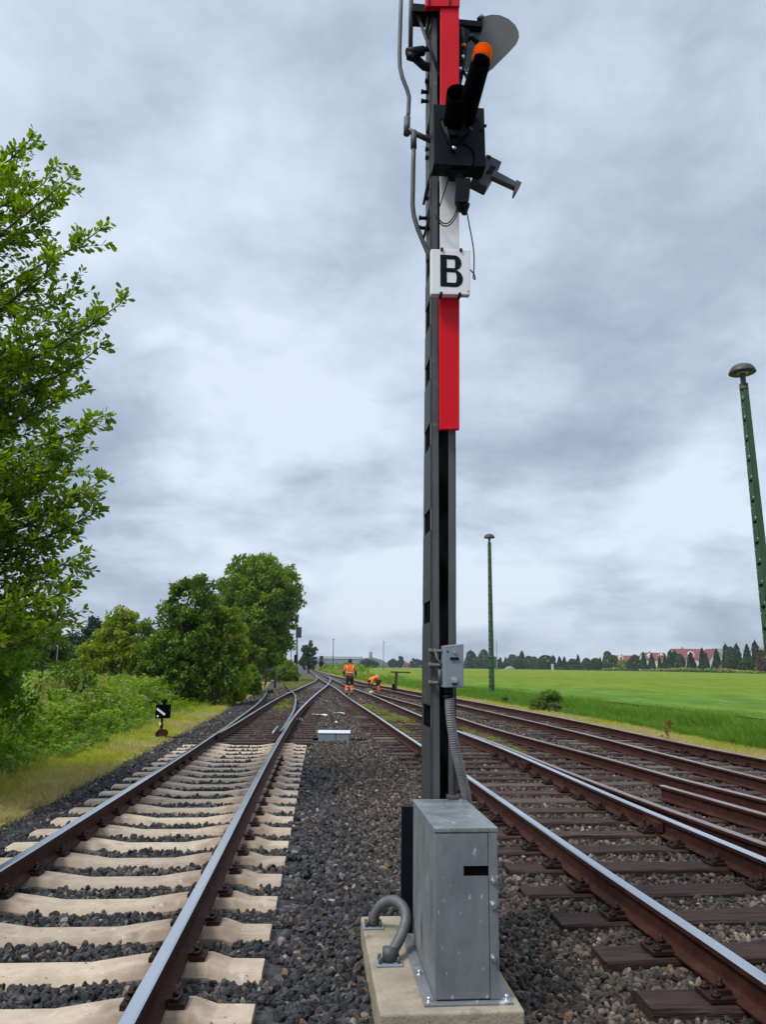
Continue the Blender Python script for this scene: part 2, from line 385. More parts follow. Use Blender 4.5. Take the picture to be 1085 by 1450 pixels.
RC = Curve([(5.9,2.5),(5.2,5),(4.36,9.1),(4.04,10.6),(3.83,12),(3.62,13.4),(3.19,15.9),(2.62,19.6),(2.2,23.3),(1.37,30.2),(.80,34),(.10,39),(-.6,44)])
RG = Curve([(4.75,4.6),(4.2,6.8),(3.95,8.0),(3.72,9.2),(3.53,10.2)])
RD = Curve([(6.1,4.5),(5.5,8.3),(5.14,11),(4.86,14),(4.62,16.9),(4.22,20.8),(3.80,24.2),(2.95,30.9),(1.77,39.1),(.95,45),(-.14,52.4),(-1.35,58.5),(-2.7,66),(-4.4,77)])
RE = Curve([(7.35,6),(6.9,9),(6.3,13.1),(6.0,15.4),(5.8,17.4),(5.6,19.9),(5.16,24.2),(4.55,28.8),(3.45,36.5),(2.05,44.9),(.85,53.3),(-.75,63.1),(-2.7,79),(-5.8,105),(-13,170),(-21,240)])

def rail(name, cv, y0, y1, mats, parent, dz=0.0, foot=.067, taper0=False, bend=None):
    P = [(x, y, 0.0) for x, y in cv.pts(y0, y1)]
    if bend: P += bend
    prof = [(-foot,.0),(foot,.0),(foot,.010),(.012,.028),(.009,.045),(.009,.118),(.033,.132),(.0345,.160),(.027,.1695),(-.027,.1695),(-.0345,.160),(-.033,.132),(-.009,.118),(-.009,.045),(-.012,.028),(-foot,.010)]
    n = len(prof); mb = MB(); vs = []
    for i, p in enumerate(P):
        a = Vector(P[max(i-1,0)]); b = Vector(P[min(i+1,len(P)-1)]); d = (b-a).normalized()
        side = Vector((d.y, -d.x, 0)).normalized(); up = side.cross(d)
        if up.z < 0 and abs(d.z) < .5: up = -up
        q = .25 if (taper0 and i == 0) else (.6 if taper0 and i == 1 else 1.0)
        for (u, v) in prof: vs.append(Vector(p) + side*u*q + up*v + Vector((0,0,dz)))
    fs = []; mi = []
    for i in range(len(P)-1):
        for k in range(n):
            fs.append((i*n+k, i*n+(k+1)%n, (i+1)*n+(k+1)%n, (i+1)*n+k)); mi.append(1 if k in (7,8,9) else 0)
    mb.v = [tuple(v) for v in vs]; mb.f = fs; mb.m = mi; mb.sm = [False]*len(fs)
    mb.f.append(list(range(n))); mb.m.append(0); mb.sm.append(False)
    mb.f.append([(len(P)-1)*n+k for k in range(n)]); mb.m.append(0); mb.sm.append(False)
    return mb.build(name, mats, parent)

BLOCK = []      # rectangles the stones keep out of: (cx, cy, ux, uy, half_len, half_wid)
def clip_mesh(kind):
    mb = MB()
    if kind == 'concrete':
        mb.box((.070,-.062,-.004),(.150,.062,.022)); mb.box((.058,-.042,.018),(.118,.042,.038))
        mb.tube([(.086,-.055,.040),(.120,-.064,.046),(.128,-.030,.058),(.088,-.012,.052),(.088,.012,.052),(.128,.030,.058),(.120,.064,.046),(.086,.055,.040)], .0085, 6)
        mb.tube([(.105,0,.03),(.105,0,.082)], .014, 6); mb.tube([(.105,0,.050),(.105,0,.064)], .025, 6)
    else:
        mb.box((.060,-.085,.000),(.190,.085,.018)); mb.box((.058,-.040,.016),(.120,.040,.040))
        for yy in (-.055, .055):
            mb.tube([(.150,yy,.012),(.150,yy,.048)], .012, 6); mb.tube([(.150,yy,.018),(.150,yy,.034)], .023, 6)
        mb.tube([(.098,0,.03),(.098,0,.085)], .012, 6); mb.tube([(.098,0,.046),(.098,0,.062)], .023, 6)
    o = mb.build('rail_clip', M['clip']); me = o.data; bpy.data.objects.remove(o); return me
CLIP_C = clip_mesh('concrete'); CLIP_W = clip_mesh('wood')
def add_clip(me, parent, x, z, flip):
    o = bpy.data.objects.new('rail_clip', me); link(o); o.parent = parent
    o.location = (x, 0, z); o.rotation_euler = (0, 0, PI if flip else 0); return o

def concrete_sleeper_mesh(Lh=1.3):
    # top profile along the length: flat ends, raised rail seats, lowered middle
    xs = [-Lh, -1.06, -.93, -.60, -.50, -.26, .26, .50, .60, .93, 1.04, 1.22]
    zt = [-.040, -.036, .0, .0, -.012, -.046, -.046, -.012, .0, .0, -.036, -.040]
    vs = []; fs = []; n = 7
    for x, z in zip(xs, zt):
        e = 1.0
        ring = [(-.150,-.21),(-.142,z-.050),(-.112,z-.012),(-.100,z),(.100,z),(.112,z-.012),(.142,z-.050),(.150,-.21)]
        n = len(ring)
        for (y, zz) in ring: vs.append((x, y*e, zz))
    for i in range(len(xs)-1):
        for k in range(n): fs.append((i*n+k, i*n+(k+1)%n, (i+1)*n+(k+1)%n, (i+1)*n+k))
    mb = MB(); mb.add(vs, fs); mb.f += [list(range(n)), [(len(xs)-1)*n+k for k in range(n)]]; mb.m += [0,0]; mb.sm += [False,False]
    o = mb.build('sleeper', M['concrete_sleeper']); me = o.data; bpy.data.objects.remove(o); return me
SL_C = concrete_sleeper_mesh()
def timber_mesh(x0, x1, top=0.0, wd=.13, m='timber'):
    mb = MB(); k = 8
    xs = np.linspace(x0, x1, k); vs = []; fs = []
    for i, x in enumerate(xs):
        j = lambda a: float(RNG.normal(0, a))
        for (y, z) in [(-wd, -.2), (-wd+.004, top-.014), (-wd+.014, top), (wd-.014, top), (wd-.004, top-.014), (wd, -.2)]:
            vs.append((x + (j(.012) if i in (0, k-1) else 0), y+j(.004), z + (j(.003) if z > -.1 else 0)))
    n = 6
    for i in range(k-1):
        for q in range(n): fs.append((i*n+q, i*n+(q+1)%n, (i+1)*n+(q+1)%n, (i+1)*n+q))
    mb.add(vs, fs); mb.f += [list(range(n)), [(k-1)*n+q for q in range(n)]]; mb.m += [0,0]; mb.sm += [False,False]
    return mb, m
def stations(cv, y0, y1, step):
    y = y0; out = []
    while y < y1:
        x = float(cv(y)); dx = float(cv(y+.1)-cv(y-.1))/.2; out.append((x, y, math.atan2(-dx, 1.0))); y += step/math.sqrt(1+dx*dx)
    return out

# ---- the pale concrete track on the left, with its switch
tA = thing('railway_track', 'left track with pale concrete sleepers that turns into a dark timber switch', 'railway track', (0,0,0))
railsA = [M['rust'], M['shine']]
midA = Curve([((float(LL(y))+float(LR(y)))/2, y) for y in (1.5, 4, 7, 10, 13, 16, 18)])
for (x, y, a) in stations(midA, 2.23, 16.6, .60):
    s = bpy.data.objects.new('sleeper', SL_C); link(s); s.parent = tA
    a += float(RNG.normal(0, .006)); s.location = (x, y, 0); s.rotation_euler = (0, 0, a)
    BLOCK.append((x, y, math.cos(a), math.sin(a), 1.33, .155))
    if y < 14:
        for xx in (-.7535, .7535):
            add_clip(CLIP_C, s, xx, .002, False); add_clip(CLIP_C, s, xx, .002, True)
for (x, y, a) in stations(LR, 17.0, 31, .62):
    l = float(LL(y)) - x - .45; r_ = .62
    mb, m = timber_mesh(l, r_, -.012)
    s = mb.build('sleeper', M['timber'], tA); s.location = (x, y, 0); s.rotation_euler = (0, 0, a)
    if y < 24: BLOCK.append((x+(l+r_)/2*math.cos(a), y+(l+r_)/2*math.sin(a), math.cos(a), math.sin(a), (r_-l)/2, .14))
    add_clip(CLIP_W, s, 0, -.006, False); add_clip(CLIP_W, s, 0, -.006, True)
rail('rail', LL, 1.2, 57.2, railsA, tA)
rail('rail', LR, 1.2, 250, railsA, tA)
rail('rail', LT, 16.9, 235, railsA, tA, .0025, .030, True)
rail('rail', LD, 17.6, 73.2, railsA, tA, -.0025, .030, True)
o = MB().tube([(-2.46,18.3,.06),(-2.62,20.4,.06)], .022, 8).build('switch_rod', M['steel'], tA)

# ---- the timber track right of the mast with the turnout beside it
tB = thing('railway_track', 'two shiny rails on dark brown timber sleepers right of the mast, with a turnout', 'railway track', (0,0,0))
for (x, y, a) in stations(RL, 2.33, 34, .64):
    l = -.49 + float(RNG.normal(0,.03)); g = float(RR(y)) - x
    r_ = g + .55 if y < 8.6 else min(float(RC(y)) - x + .45, 4.4)
    if y > 24: r_ = g + .5
    r_ += float(RNG.normal(0,.04))
    mb, m = timber_mesh(l, r_, -.004, .125)
    old = y > 9 and RNG.random() < .35
    s = mb.build('sleeper', M['timber_old' if old else 'timber'], tB); s.location = (x, y, -.002 + float(RNG.normal(0,.004))); aa = a + float(RNG.normal(0,.012)); s.rotation_euler = (0, 0, aa)
    if y < 26: BLOCK.append((x+(l+r_)/2*math.cos(aa), y+(l+r_)/2*math.sin(aa), math.cos(aa), math.sin(aa), (r_-l)/2+.02, .13))
    if y < 15:
        add_clip(CLIP_W, s, 0, .004, False); add_clip(CLIP_W, s, 0, .004, True)
        add_clip(CLIP_W, s, g, .004, False); add_clip(CLIP_W, s, g, .004, True)
for (x, y, a) in stations(RC, 4.0, 8.6, .64):
    mb, m = timber_mesh(float(RB(y))-x-.3, .5, -.008, .125)
    s = mb.build('sleeper', M['timber'], tB); s.location = (x, y+.1, 0); s.rotation_euler = (0, 0, a)
    add_clip(CLIP_W, s, 0, .004, False); add_clip(CLIP_W, s, 0, .004, True)
rail('rail', RL, 1.2, 232, railsA, tB, .004)
rail('rail', RR, 1.2, 232, railsA, tB)
rail('rail', RB, 1.6, 18, [M['rust'], M['dull']], tB, -.0035, .040)
rail('rail', RC, 2.5, 43, [M['rust'], M['dull']], tB, -.005)
rail('guard_rail', RG, 4.6, 10.2, [M['rust'], M['dull']], tB, -.004)
mb = MB()
for yy in (8.2, 12.9):
    x = float(RR(yy)); mb.box((x-.060, yy-.22, .035), (x-.012, yy+.22, .120))
    for q in (-.16,-.05,.05,.16): mb.tube([(x-.05, yy+q, .078), (x-.082, yy+q, .078)], .016, 6)
mb.build('fishplate', M['rust'], tB)

# ---- the outer track by the field
tC = thing('railway_track', 'outer rusty track with worn sleepers along the edge of the green field', 'railway track', (0,0,0))
for (x, y, a) in stations(RD, 5.0, 46, .66):
    g = float(RE(y)) - x; mb, m = timber_mesh(-.5+float(RNG.normal(0,.04)), g+.45+float(RNG.normal(0,.05)), -.006, .125)
    s = mb.build('sleeper', M['timber_old'] if RNG.random() < .5 else M['timber'], tC); s.location = (x, y, 0); s.rotation_euler = (0, 0, a+float(RNG.normal(0,.015)))
    if y < 26: BLOCK.append((x+.67, y+.67*a, math.cos(a), math.sin(a), 1.2, .13))
    if y < 16:
        add_clip(CLIP_W, s, 0, .004, False); add_clip(CLIP_W, s, g, .004, True)
rail('rail', RD, 4.5, 77, [M['rust'], M['dull']], tC, -.006)
rail('rail', RE, 6.0, 232, [M['rust'], M['dull']], tC, -.002)

# ---------------------------------------------------------------- ground
me_g = MB(); me_g.add([(-4000,-60,-.16),(4000,-60,-.16),(4000,5000,-.16),(-4000,5000,-.16)], [(0,1,2,3)])
props(me_g.build('ground', M['earth'], recalc=False), kind='structure')

bl = [un(x, y, -.10) for x, y in [(0,1168),(60,1137),(150,1091),(240,1047),(290,1021),(340,994),(368,981)]]
LB = Curve([(bl[0][0]+.45, 1.5)] + bl + [(-10.5, 75), (-13.5, 110), (-30, 260)])          # left edge of the ballast
RBd = Curve([(float(RE(y))+.42, y) for y in (6, 10, 15, 20, 28, 40, 55, 75, 105, 170, 240)])  # right edge
def sstep(t): t = np.clip(t, 0, 1); return t*t*(3-2*t)
def bz(x, y):
    """ballast height: lower between the proud concrete sleepers, flush on the timber side"""
    x = np.asarray(x, float); y = np.asarray(y, float)
    t = sstep((x - (LR(y)+.75))/.5); far = sstep((y-15)/4)
    near = -.064*(1-t) + -.038*t
    return near*(1-far) + -.045*far
def sheet(name, fl, fr, y0, y1, nx, zf, m, ystep=.05, edge=None):
    ys = [y0]
    while ys[-1] < y1: ys.append(ys[-1] + max(.25, ys[-1]*ystep))
    ys[-1] = y1; V = []; 
    for y in ys:
        a = float(fl(y)); b = float(fr(y))
        for i in range(nx+1):
            x = a + (b-a)*i/nx; z = float(zf(x, y))
            if edge is not None:
                dd = min(x-a, b-x)
                if dd < edge: z -= .07*(1-dd/edge)
            V.append((x, y, z))
    q = nx+1; Fc = [(j*q+i, j*q+i+1, (j+1)*q+i+1, (j+1)*q+i) for j in range(len(ys)-1) for i in range(nx)]
    return np_mesh(name, V, Fc, m, smooth=True)
# ballast material: dark basalt left, brown-grey right
def ballast_mat():
    m, nt, N, L, B = new_mat('ballast_bed')
    ge = N.new('ShaderNodeNewGeometry')
    vo = N.new('ShaderNodeTexVoronoi'); vo.inputs['Scale'].default_value = 19; L.new(ge.outputs['Position'], vo.inputs['Vector'])
    r = ramp(N, [(0,(.020,.016,.014)),(.55,(.060,.049,.041)),(1,(.16,.132,.105))]); 
    sp = N.new('ShaderNodeSeparateColor'); L.new(vo.outputs['Color'], sp.inputs[0]); L.new(sp.outputs[0], r.inputs['Fac'])
    r2 = ramp(N, [(0,(.014,.015,.017)),(.6,(.038,.040,.044)),(1,(.095,.097,.100))]); L.new(sp.outputs[0], r2.inputs['Fac'])
    # dark new stone lies along the left track only; measured across the line
    px = N.new('ShaderNodeSeparateXYZ'); L.new(ge.outputs['Position'], px.inputs[0])
    a = N.new('ShaderNodeMath'); a.operation = 'MULTIPLY_ADD'; L.new(px.outputs['Y'], a.inputs[0]); a.inputs[1].default_value = .15; L.new(px.outputs['X'], a.inputs[2])
    no = N.new('ShaderNodeTexNoise'); no.inputs['Scale'].default_value = 1.3; L.new(ge.outputs['Position'], no.inputs['Vector'])
    b = N.new('ShaderNodeMath'); b.operation = 'ADD'; L.new(a.outputs[0], b.inputs[0]); L.new(no.outputs['Fac'], b.inputs[1])
    mr = N.new('ShaderNodeMapRange'); mr.inputs['From Min'].default_value = .8; mr.inputs['From Max'].default_value = 1.7; L.new(b.outputs[0], mr.inputs['Value'])
    mx = N.new('ShaderNodeMix'); mx.data_type = 'RGBA'; L.new(mr.outputs[0], mx.inputs['Factor']); L.new(r2.outputs['Color'], mx.inputs[6]); L.new(r.outputs['Color'], mx.inputs[7])
    n9 = N.new('ShaderNodeTexNoise'); n9.inputs['Scale'].default_value = .9; n9.inputs['Detail'].default_value = 9; n9.inputs['Roughness'].default_value = .7; L.new(ge.outputs['Position'], n9.inputs['Vector'])
    r9 = ramp(N, [(.30,(.45,.42,.40)),(.5,(.85,.80,.76)),(.62,(1.0,.96,.92)),(.72,(1.0,1.0,1.0))]); L.new(n9.outputs['Fac'], r9.inputs['Fac'])
    m9 = N.new('ShaderNodeMix'); m9.data_type = 'RGBA'; m9.blend_type = 'MULTIPLY'; m9.inputs['Factor'].default_value = 1; L.new(mx.outputs[2], m9.inputs[6]); L.new(r9.outputs['Color'], m9.inputs[7])
    L.new(m9.outputs[2], B.inputs['Base Color']); B.inputs['Roughness'].default_value = .8
    bu = N.new('ShaderNodeBump'); bu.inputs['Strength'].default_value = 1.0; bu.inputs['Distance'].default_value = .03; bu.invert = True
    L.new(vo.outputs['Distance'], bu.inputs['Height']); L.new(bu.outputs['Normal'], B.inputs['Normal'])
    return m
props(sheet('ballast', LB, RBd, 1.0, 235, 70, lambda x, y: float(bz(x, y)) - .028 + float(RNG.normal(0,.008)), ballast_mat(), .04, .55), kind='structure')

# stones
def stone(i):
    bm = bmesh.new(); bmesh.ops.create_icosphere(bm, subdivisions=2, radius=1.0)
    rg = np.random.default_rng(100+i)
    planes = [(Vector(rg.normal(0,1,3)).normalized(), rg.uniform(.42,.74)) for _ in range(9)]
    sc = Vector((rg.uniform(.9,1.3), rg.uniform(.75,1.05), rg.uniform(.6,.85)))
    for v in bm.verts:
        for n, d in planes:
            q = v.co.dot(n) - d
            if q > 0: v.co -= n*q
        v.co = Vector((v.co.x*sc.x, v.co.y*sc.y, v.co.z*sc.z))
    bmesh.ops.remove_doubles(bm, verts=bm.verts, dist=.06)
    bmesh.ops.triangulate(bm, faces=bm.faces)
    V = [tuple(v.co) for v in bm.verts]; Fc = [[v.index for v in f.verts] for f in bm.faces]; bm.free()
    return V, Fc
def stone_mat(name, stops):
    m, nt, N, L, B = new_mat(name)
    oi = N.new('ShaderNodeObjectInfo'); r = ramp(N, stops); L.new(oi.outputs['Random'], r.inputs['Fac'])
    tc = N.new('ShaderNodeTexCoord'); no = N.new('ShaderNodeTexNoise'); no.inputs['Scale'].default_value = 3.5; no.inputs['Detail'].default_value = 5
    L.new(tc.outputs['Object'], no.inputs['Vector'])
    mr = N.new('ShaderNodeMapRange'); mr.inputs['To Min'].default_value = .55; mr.inputs['To Max'].default_value = 1.45; L.new(no.outputs['Fac'], mr.inputs['Value'])
    hs = N.new('ShaderNodeHueSaturation'); L.new(r.outputs['Color'], hs.inputs['Color']); L.new(mr.outputs[0], hs.inputs['Value'])
    L.new(hs.outputs['Color'], B.inputs['Base Color']); B.inputs['Roughness'].default_value = .68; B.inputs['Specular IOR Level'].default_value = .4
    bu = N.new('ShaderNodeBump'); bu.inputs['Strength'].default_value = .5; bu.inputs['Distance'].default_value = .15; L.new(no.outputs['Fac'], bu.inputs['Height']); L.new(bu.outputs['Normal'], B.inputs['Normal'])
    return m
SM_D = stone_mat('basalt_stone', [(0,(.015,.015,.016)),(.5,(.040,.040,.042)),(.84,(.074,.072,.071)),(.92,(.13,.115,.10)),(.965,(.16,.085,.05)),(1,(.32,.28,.22))])
SM_B = stone_mat('brown_ballast_stone', [(0,(.022,.018,.015)),(.45,(.058,.047,.038)),(.78,(.108,.086,.067)),(.92,(.185,.15,.115)),(.965,(.16,.08,.045)),(1,(.38,.33,.27))])
SD = [source('basalt_stone', *stone(i), SM_D) for i in range(8)]
SB = [source('brown_stone', *stone(i+20), SM_B) for i in range(8)]
def keep_out(P, marg=.0):
    ok = np.ones(len(P), bool)
    for (cx, cy, ux, uy, hl, hw) in BLOCK:
        dx = P[:,0]-cx; dy = P[:,1]-cy
        u = dx*ux+dy*uy; v = -dx*uy+dy*ux
        ok &= ~((np.abs(u) < hl+marg) & (np.abs(v) < hw+marg))
    return ok
def stones(y0, y1, dens, rmin, rmax):
    A = (16)*(y1-y0); n = int(A*dens)
    P = np.stack([RNG.uniform(-7.5,8.5,n), RNG.uniform(y0,y1,n)], 1)
    # only what the camera (and a step aside) can see
    ok = (np.abs(P[:,0]-.0) < .56*P[:,1]+1.2) & (P[:,0] > LB(P[:,1])-.05) & (P[:,0] < RBd(P[:,1])+.1)
    P = P[ok]; P = P[keep_out(P, .0)]
    e = np.minimum(P[:,0]-LB(P[:,1]), RBd(P[:,1])-P[:,0])
    P = P[(e > .12) | (RNG.random(len(P)) < .45 + e*2)]
    r = RNG.uniform(rmin, rmax, len(P))
    e = np.minimum(P[:,0]-LB(P[:,1]), RBd(P[:,1])-P[:,0])
    z = bz(P[:,0], P[:,1]) - .014 - np.clip(1-e/.55, 0, 1)*.05 + RNG.uniform(-.016,.012,len(P))
    t = P[:,0]+.075*P[:,1] + RNG.normal(0,.22,len(P))
    dk = t < .75 - .085*(P[:,1]-4); r = np.where(dk, r, r*.86)
    return np.column_stack([P, z]), r, dk
# ---------------------------------------------------------------- signal mast, cabinet and foundation share one heading
TH = math.radians(5.0)
RI = Vector((math.cos(TH), math.sin(TH), 0)); FW = Vector((-math.sin(TH), math.cos(TH), 0))
ZF = .08
ox, oy = un(663, 1421, ZF); O = Vector((ox, oy, ZF))
def lp(px, py, d, o=O):
    """photo pixel -> point on the upright plane d metres behind the cabinet front, in the frame of o"""
    r = Vector(ray(px, py)); c = Vector((0, 0, H))
    k = ((o + FW*d - c).dot(FW)) / r.dot(FW); p = c + r*k - o
    return Vector((p.dot(RI), p.dot(FW), p.z))
def lz(px, py, z, o=O):
    """photo pixel -> point at height z above the foundation, in the frame of o"""
    r = Vector(ray(px, py)); k = (o.z + z - H) / r.z; p = Vector((0, 0, H)) + r*k - o
    return Vector((p.dot(RI), p.dot(FW), p.z))
def world(o, v): return o + RI*v[0] + FW*v[1] + Vector((0, 0, v[2]))

# foundation
a0 = lz(537.7, 1434, 0); a1 = lz(745.5, 1433, 0); a2 = lz(505.5, 1301, 0)
fx0, fx1, fy0, fy1 = a0.x, a1.x, (a0.y+a1.y)/2, a2.y + .05
print('foundation', fx0, fx1, fy0, fy1)
fo = MB()
n_ = 9
fo.box((fx0, fy0, -.55), (fx1, fy1, 0))
f_ = fo.build('concrete_foundation', M['concrete'], None, .012, 3)
f_.location = O; f_.rotation_euler = (0, 0, TH)
props(f_, 'stained concrete foundation block under the grey cabinet and the mast', 'foundation')

# cabinet
cw0 = lp(616.7, 1421, 0).x; cw1 = lp(708.8, 1421, 0).x; ch = (lp(617, 1172, 0).z + lp(708, 1172, 0).z)/2
cb_ = lz(626, 1131.5, ch).y
print('cabinet', cw0, cw1, ch, cb_)
cab = thing('signal_cabinet', 'grey metal cabinet with dark slot standing at the foot of the mast', 'cabinet', O, TH)
dx = lp(693.4, 1300, 0).x          # seam between door and the fixed strip on the right
b = MB(); b.box((cw0, .006, .012), (cw1, cb_, ch-.02))
b.build('body', M['cabinet'], cab, .004)
b = MB(); b.box((cw0-.004, -.006, ch-.020), (cw1+.004, cb_+.004, ch)); b.build('lid', M['cabinet'], cab, .003)
s0 = lp(656.5, 1226, 0); s1 = lp(692, 1240, 0)
dz0 = .022; dz1 = ch-.026; dl = cw0+.004; dr = dx-.004
b = MB()    # door: four pieces round the slot
b.box((dl, -.004, dz0), (dr, .004, s1.z)); b.box((dl, -.004, s0.z), (dr, .004, dz1))
b.box((dl, -.004, s1.z), (s0.x, .004, s0.z))
door = b.build('door', M['cabinet'], cab)
b = MB(); b.box((s0.x+.0005, .0010, s1.z+.0005), (dr+.002, .0075, s0.z-.0005)); b.box((dx-.004, .0062, dz0-.004), (dx-.0012, .0085, dz1+.004))
b.build('slot', M['cab_dark'], cab)
b = MB(); b.box((dx, -.003, .014), (cw1-.001, .0055, ch-.021)); b.build('side_strip', M['cabinet'], cab, .002)
for py, pr in ((1247, .010), (1281, .014), (1356, .012)):
    p = lp(698.5, py, 0); m_ = MB().tube([(p.x, -.002, p.z), (p.x, -.010, p.z)], pr*1.3, 10).tube([(p.x, -.008, p.z), (p.x, -.024, p.z)], pr*.75, 6)
    if py > 1270: m_.tube([(p.x+.005, -.012, p.z), (p.x+.006, -.014, p.z-.028)], .004, 6)
    m_.build('lock_bolt', M['steel'], cab)
b = MB()    # base flange
b.box((cw0-.055, -.030, .0), (cw0-.001, cb_+.1, .012)); b.box((cw0-.001, -.030, .0), (cw1+.055, .0055, .012)); b.box((cw1+.001, .0055, .0), (cw1+.055, cb_, .012))
fl = b.build('base_flange', M['cabinet'], cab, .003)
for (x, y) in ((cw0-.030, .0), (cw0-.030, .32), (cw1+.030, .0), (cw1+.030, .3)):
    MB().tube([(x, y, .010), (x, y, .016)], .017, 12).tube([(x, y, .014), (x, y, .034)], .010, 6).build('anchor_bolt', M['steel'], fl)

# ---- mast
MY = cb_ + .05
om = world(O, (lp(628, 1131, MY).x, MY, 0))
mast = thing('signal_mast', 'tall dark grey railway signal mast with red panels and a white B plate', 'signal mast', om, TH)
def mp(px, py, d=0.0): return lp(px, py, d, om)
def col(px0, py0, px1, py1, d0, d1, m=None, w0=None):
    """upright bar whose front corners are seen at (px0..) top and bottom"""
    pass
def slab(mb, q, d0, d1, mi=0):
    """q: pixel quad (tl, tr, br, bl) on plane d0, carried back to depth d1 at the same size"""
    P = [mp(x, y, d0) for x, y in q]; e = Vector((0, d1-d0, 0))
    bl_, br_, tr_, tl_ = P[3], P[2], P[1], P[0]
    mb.add([bl_, br_, br_+e, bl_+e, tl_, tr_, tr_+e, tl_+e], [(3,2,1,0),(4,5,6,7),(0,1,5,4),(1,2,6,5),(2,3,7,6),(3,0,4,7)], mi)
    return mb
zb = 0.0; xl = mp(612, 1131).x; xr = mp(645.5, 1131).x
xlt = mp(610.5, 300).x; xrt = mp(645, 300).x
zt_ = mp(615, -60).z; z3 = mp(611, 300).z
def xL(z): return xl + (xlt-xl)*z/z3
def xR(z): return xr + (xrt-xr)*z/z3
def depth(z):       # the mast tapers towards the top
    return .50 - .26*min(1, z/4.3)
zs = [0, zt_]
def post(side, back):
    mb = MB()
    for (wx, wy) in ((.046, .008), (.008, .05)):
        ring = []
        for z in (0.0, 1.0, 2.0, 3.0, 4.3, zt_+.4):
            x = xL(z) if side < 0 else xR(z); y = depth(z) if back else 0.0
            x1 = x + (wx if side < 0 else -wx); y1 = y - wy if back else y + wy
            ring.append([(min(x,x1),min(y,y1),z),(max(x,x1),min(y,y1),z),(max(x,x1),max(y,y1),z),(min(x,x1),max(y,y1),z)])
        vs = [p for r_ in ring for p in r_]; fs = []
        for i in range(len(ring)-1):
            for k in range(4): fs.append((i*4+k, i*4+(k+1)%4, (i+1)*4+(k+1)%4, (i+1)*4+k))
        fs += [(3,2,1,0), tuple(len(vs)-4+k for k in range(4))]
        mb.add(vs, fs)
    return mb
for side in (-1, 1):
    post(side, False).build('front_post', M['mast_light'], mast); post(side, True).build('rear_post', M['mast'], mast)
# batten plates on both sides leave the row of dark openings seen from the left
holes = [(1028, 997), (883, 853), (757, 727), (642, 610), (550, 520), (476, 440), (405, 372), (345, 312), (290, 262), (215, 190), (150, 122), (82, 52), (20, -10)]
hz = [(mp(598, a, depth(1)*.5).z, mp(598, b_, depth(1)*.5).z) for a, b_ in holes]
bt = MB(); prev = 0.0
for (za, zb_) in hz + [(zt_+.3, None)]:
    for side in (-1, 1):
        q = []
        for z in (prev, za):
            x = xL(z) - .004 if side < 0 else xR(z) + .001
            q.append((x, z))
        (xa, z0), (xb, z1) = q; w_ = .003
        y0, y1 = .020, None
        bt.add([(xa,.018,z0),(xa+w_,.018,z0),(xa+w_,depth(z0)-.016,z0),(xa,depth(z0)-.016,z0),(xb,.018,z1),(xb+w_,.018,z1),(xb+w_,depth(z1)-.016,z1),(xb,depth(z1)-.016,z1)],
               [(3,2,1,0),(4,5,6,7),(0,1,5,4),(1,2,6,5),(2,3,7,6),(3,0,4,7)])
    prev = zb_
bt.build('batten_plate', M['mast'], mast)
ch_ = MB()
for z0, z1 in ((0,1),(1,2),(2,3),(3,4.3),(4.3,zt_+.3)):
    y0, y1 = depth(z0)*.55, depth(z1)*.55
    ch_.add([(xL(z0)+.006,y0,z0),(xR(z0)-.006,y0,z0),(xR(z0)-.006,y0+.006,z0),(xL(z0)+.006,y0+.006,z0),(xL(z1)+.006,y1,z1),(xR(z1)-.006,y1,z1),(xR(z1)-.006,y1+.006,z1),(xL(z1)+.006,y1+.006,z1)],
            [(3,2,1,0),(4,5,6,7),(0,1,5,4),(1,2,6,5),(2,3,7,6),(3,0,4,7)])
ch_.build('web_plate', M['black'], mast)
# dark plates of the mast foot left of the cabinet
b = MB(); xf = mp(567.5, 1300, .12).x
b.box((xf, .10, .0), (xl-.01, .125, mp(570, 1142, .1).z)); b.box((xl-.075, -.34, .012), (xl-.060, .07, mp(580, 1160, -.30).z))
b.box((xl-.075, -.352, .012), (xl-.050, -.34, mp(580, 1160, -.30).z))
b.build('foot_plate', M['navy'], mast, .003)
# panels
slab(MB(), [(622.5,420),(651,420),(651,608),(623,608)], -.075, -.045).build('red_panel', M['red'], mast, .003)
slab(MB(), [(623.5,228),(650.5,228),(650.5,356),(623.5,356)], -.062, -.045).build('white_panel', M['white'], mast, .003)
b = slab(MB(), [(624,9.5),(650.5,9.5),(650.5,150),(624,150)], -.07, -.045); slab(b, [(603,-70),(651.5,-70),(651.5,8.5),(603,8.5)], -.085, -.040)
b.build('red_panel', M['red'], mast, .003)
b = MB()
for x, y0, y1 in ((608.5,-4,6),(637.5,-6,7)): slab(b, [(x-1,y0),(x+1,y0),(x+1,y1),(x-1,y1)], -.092, -.084)
b.build('panel_clip', M['black'], mast)
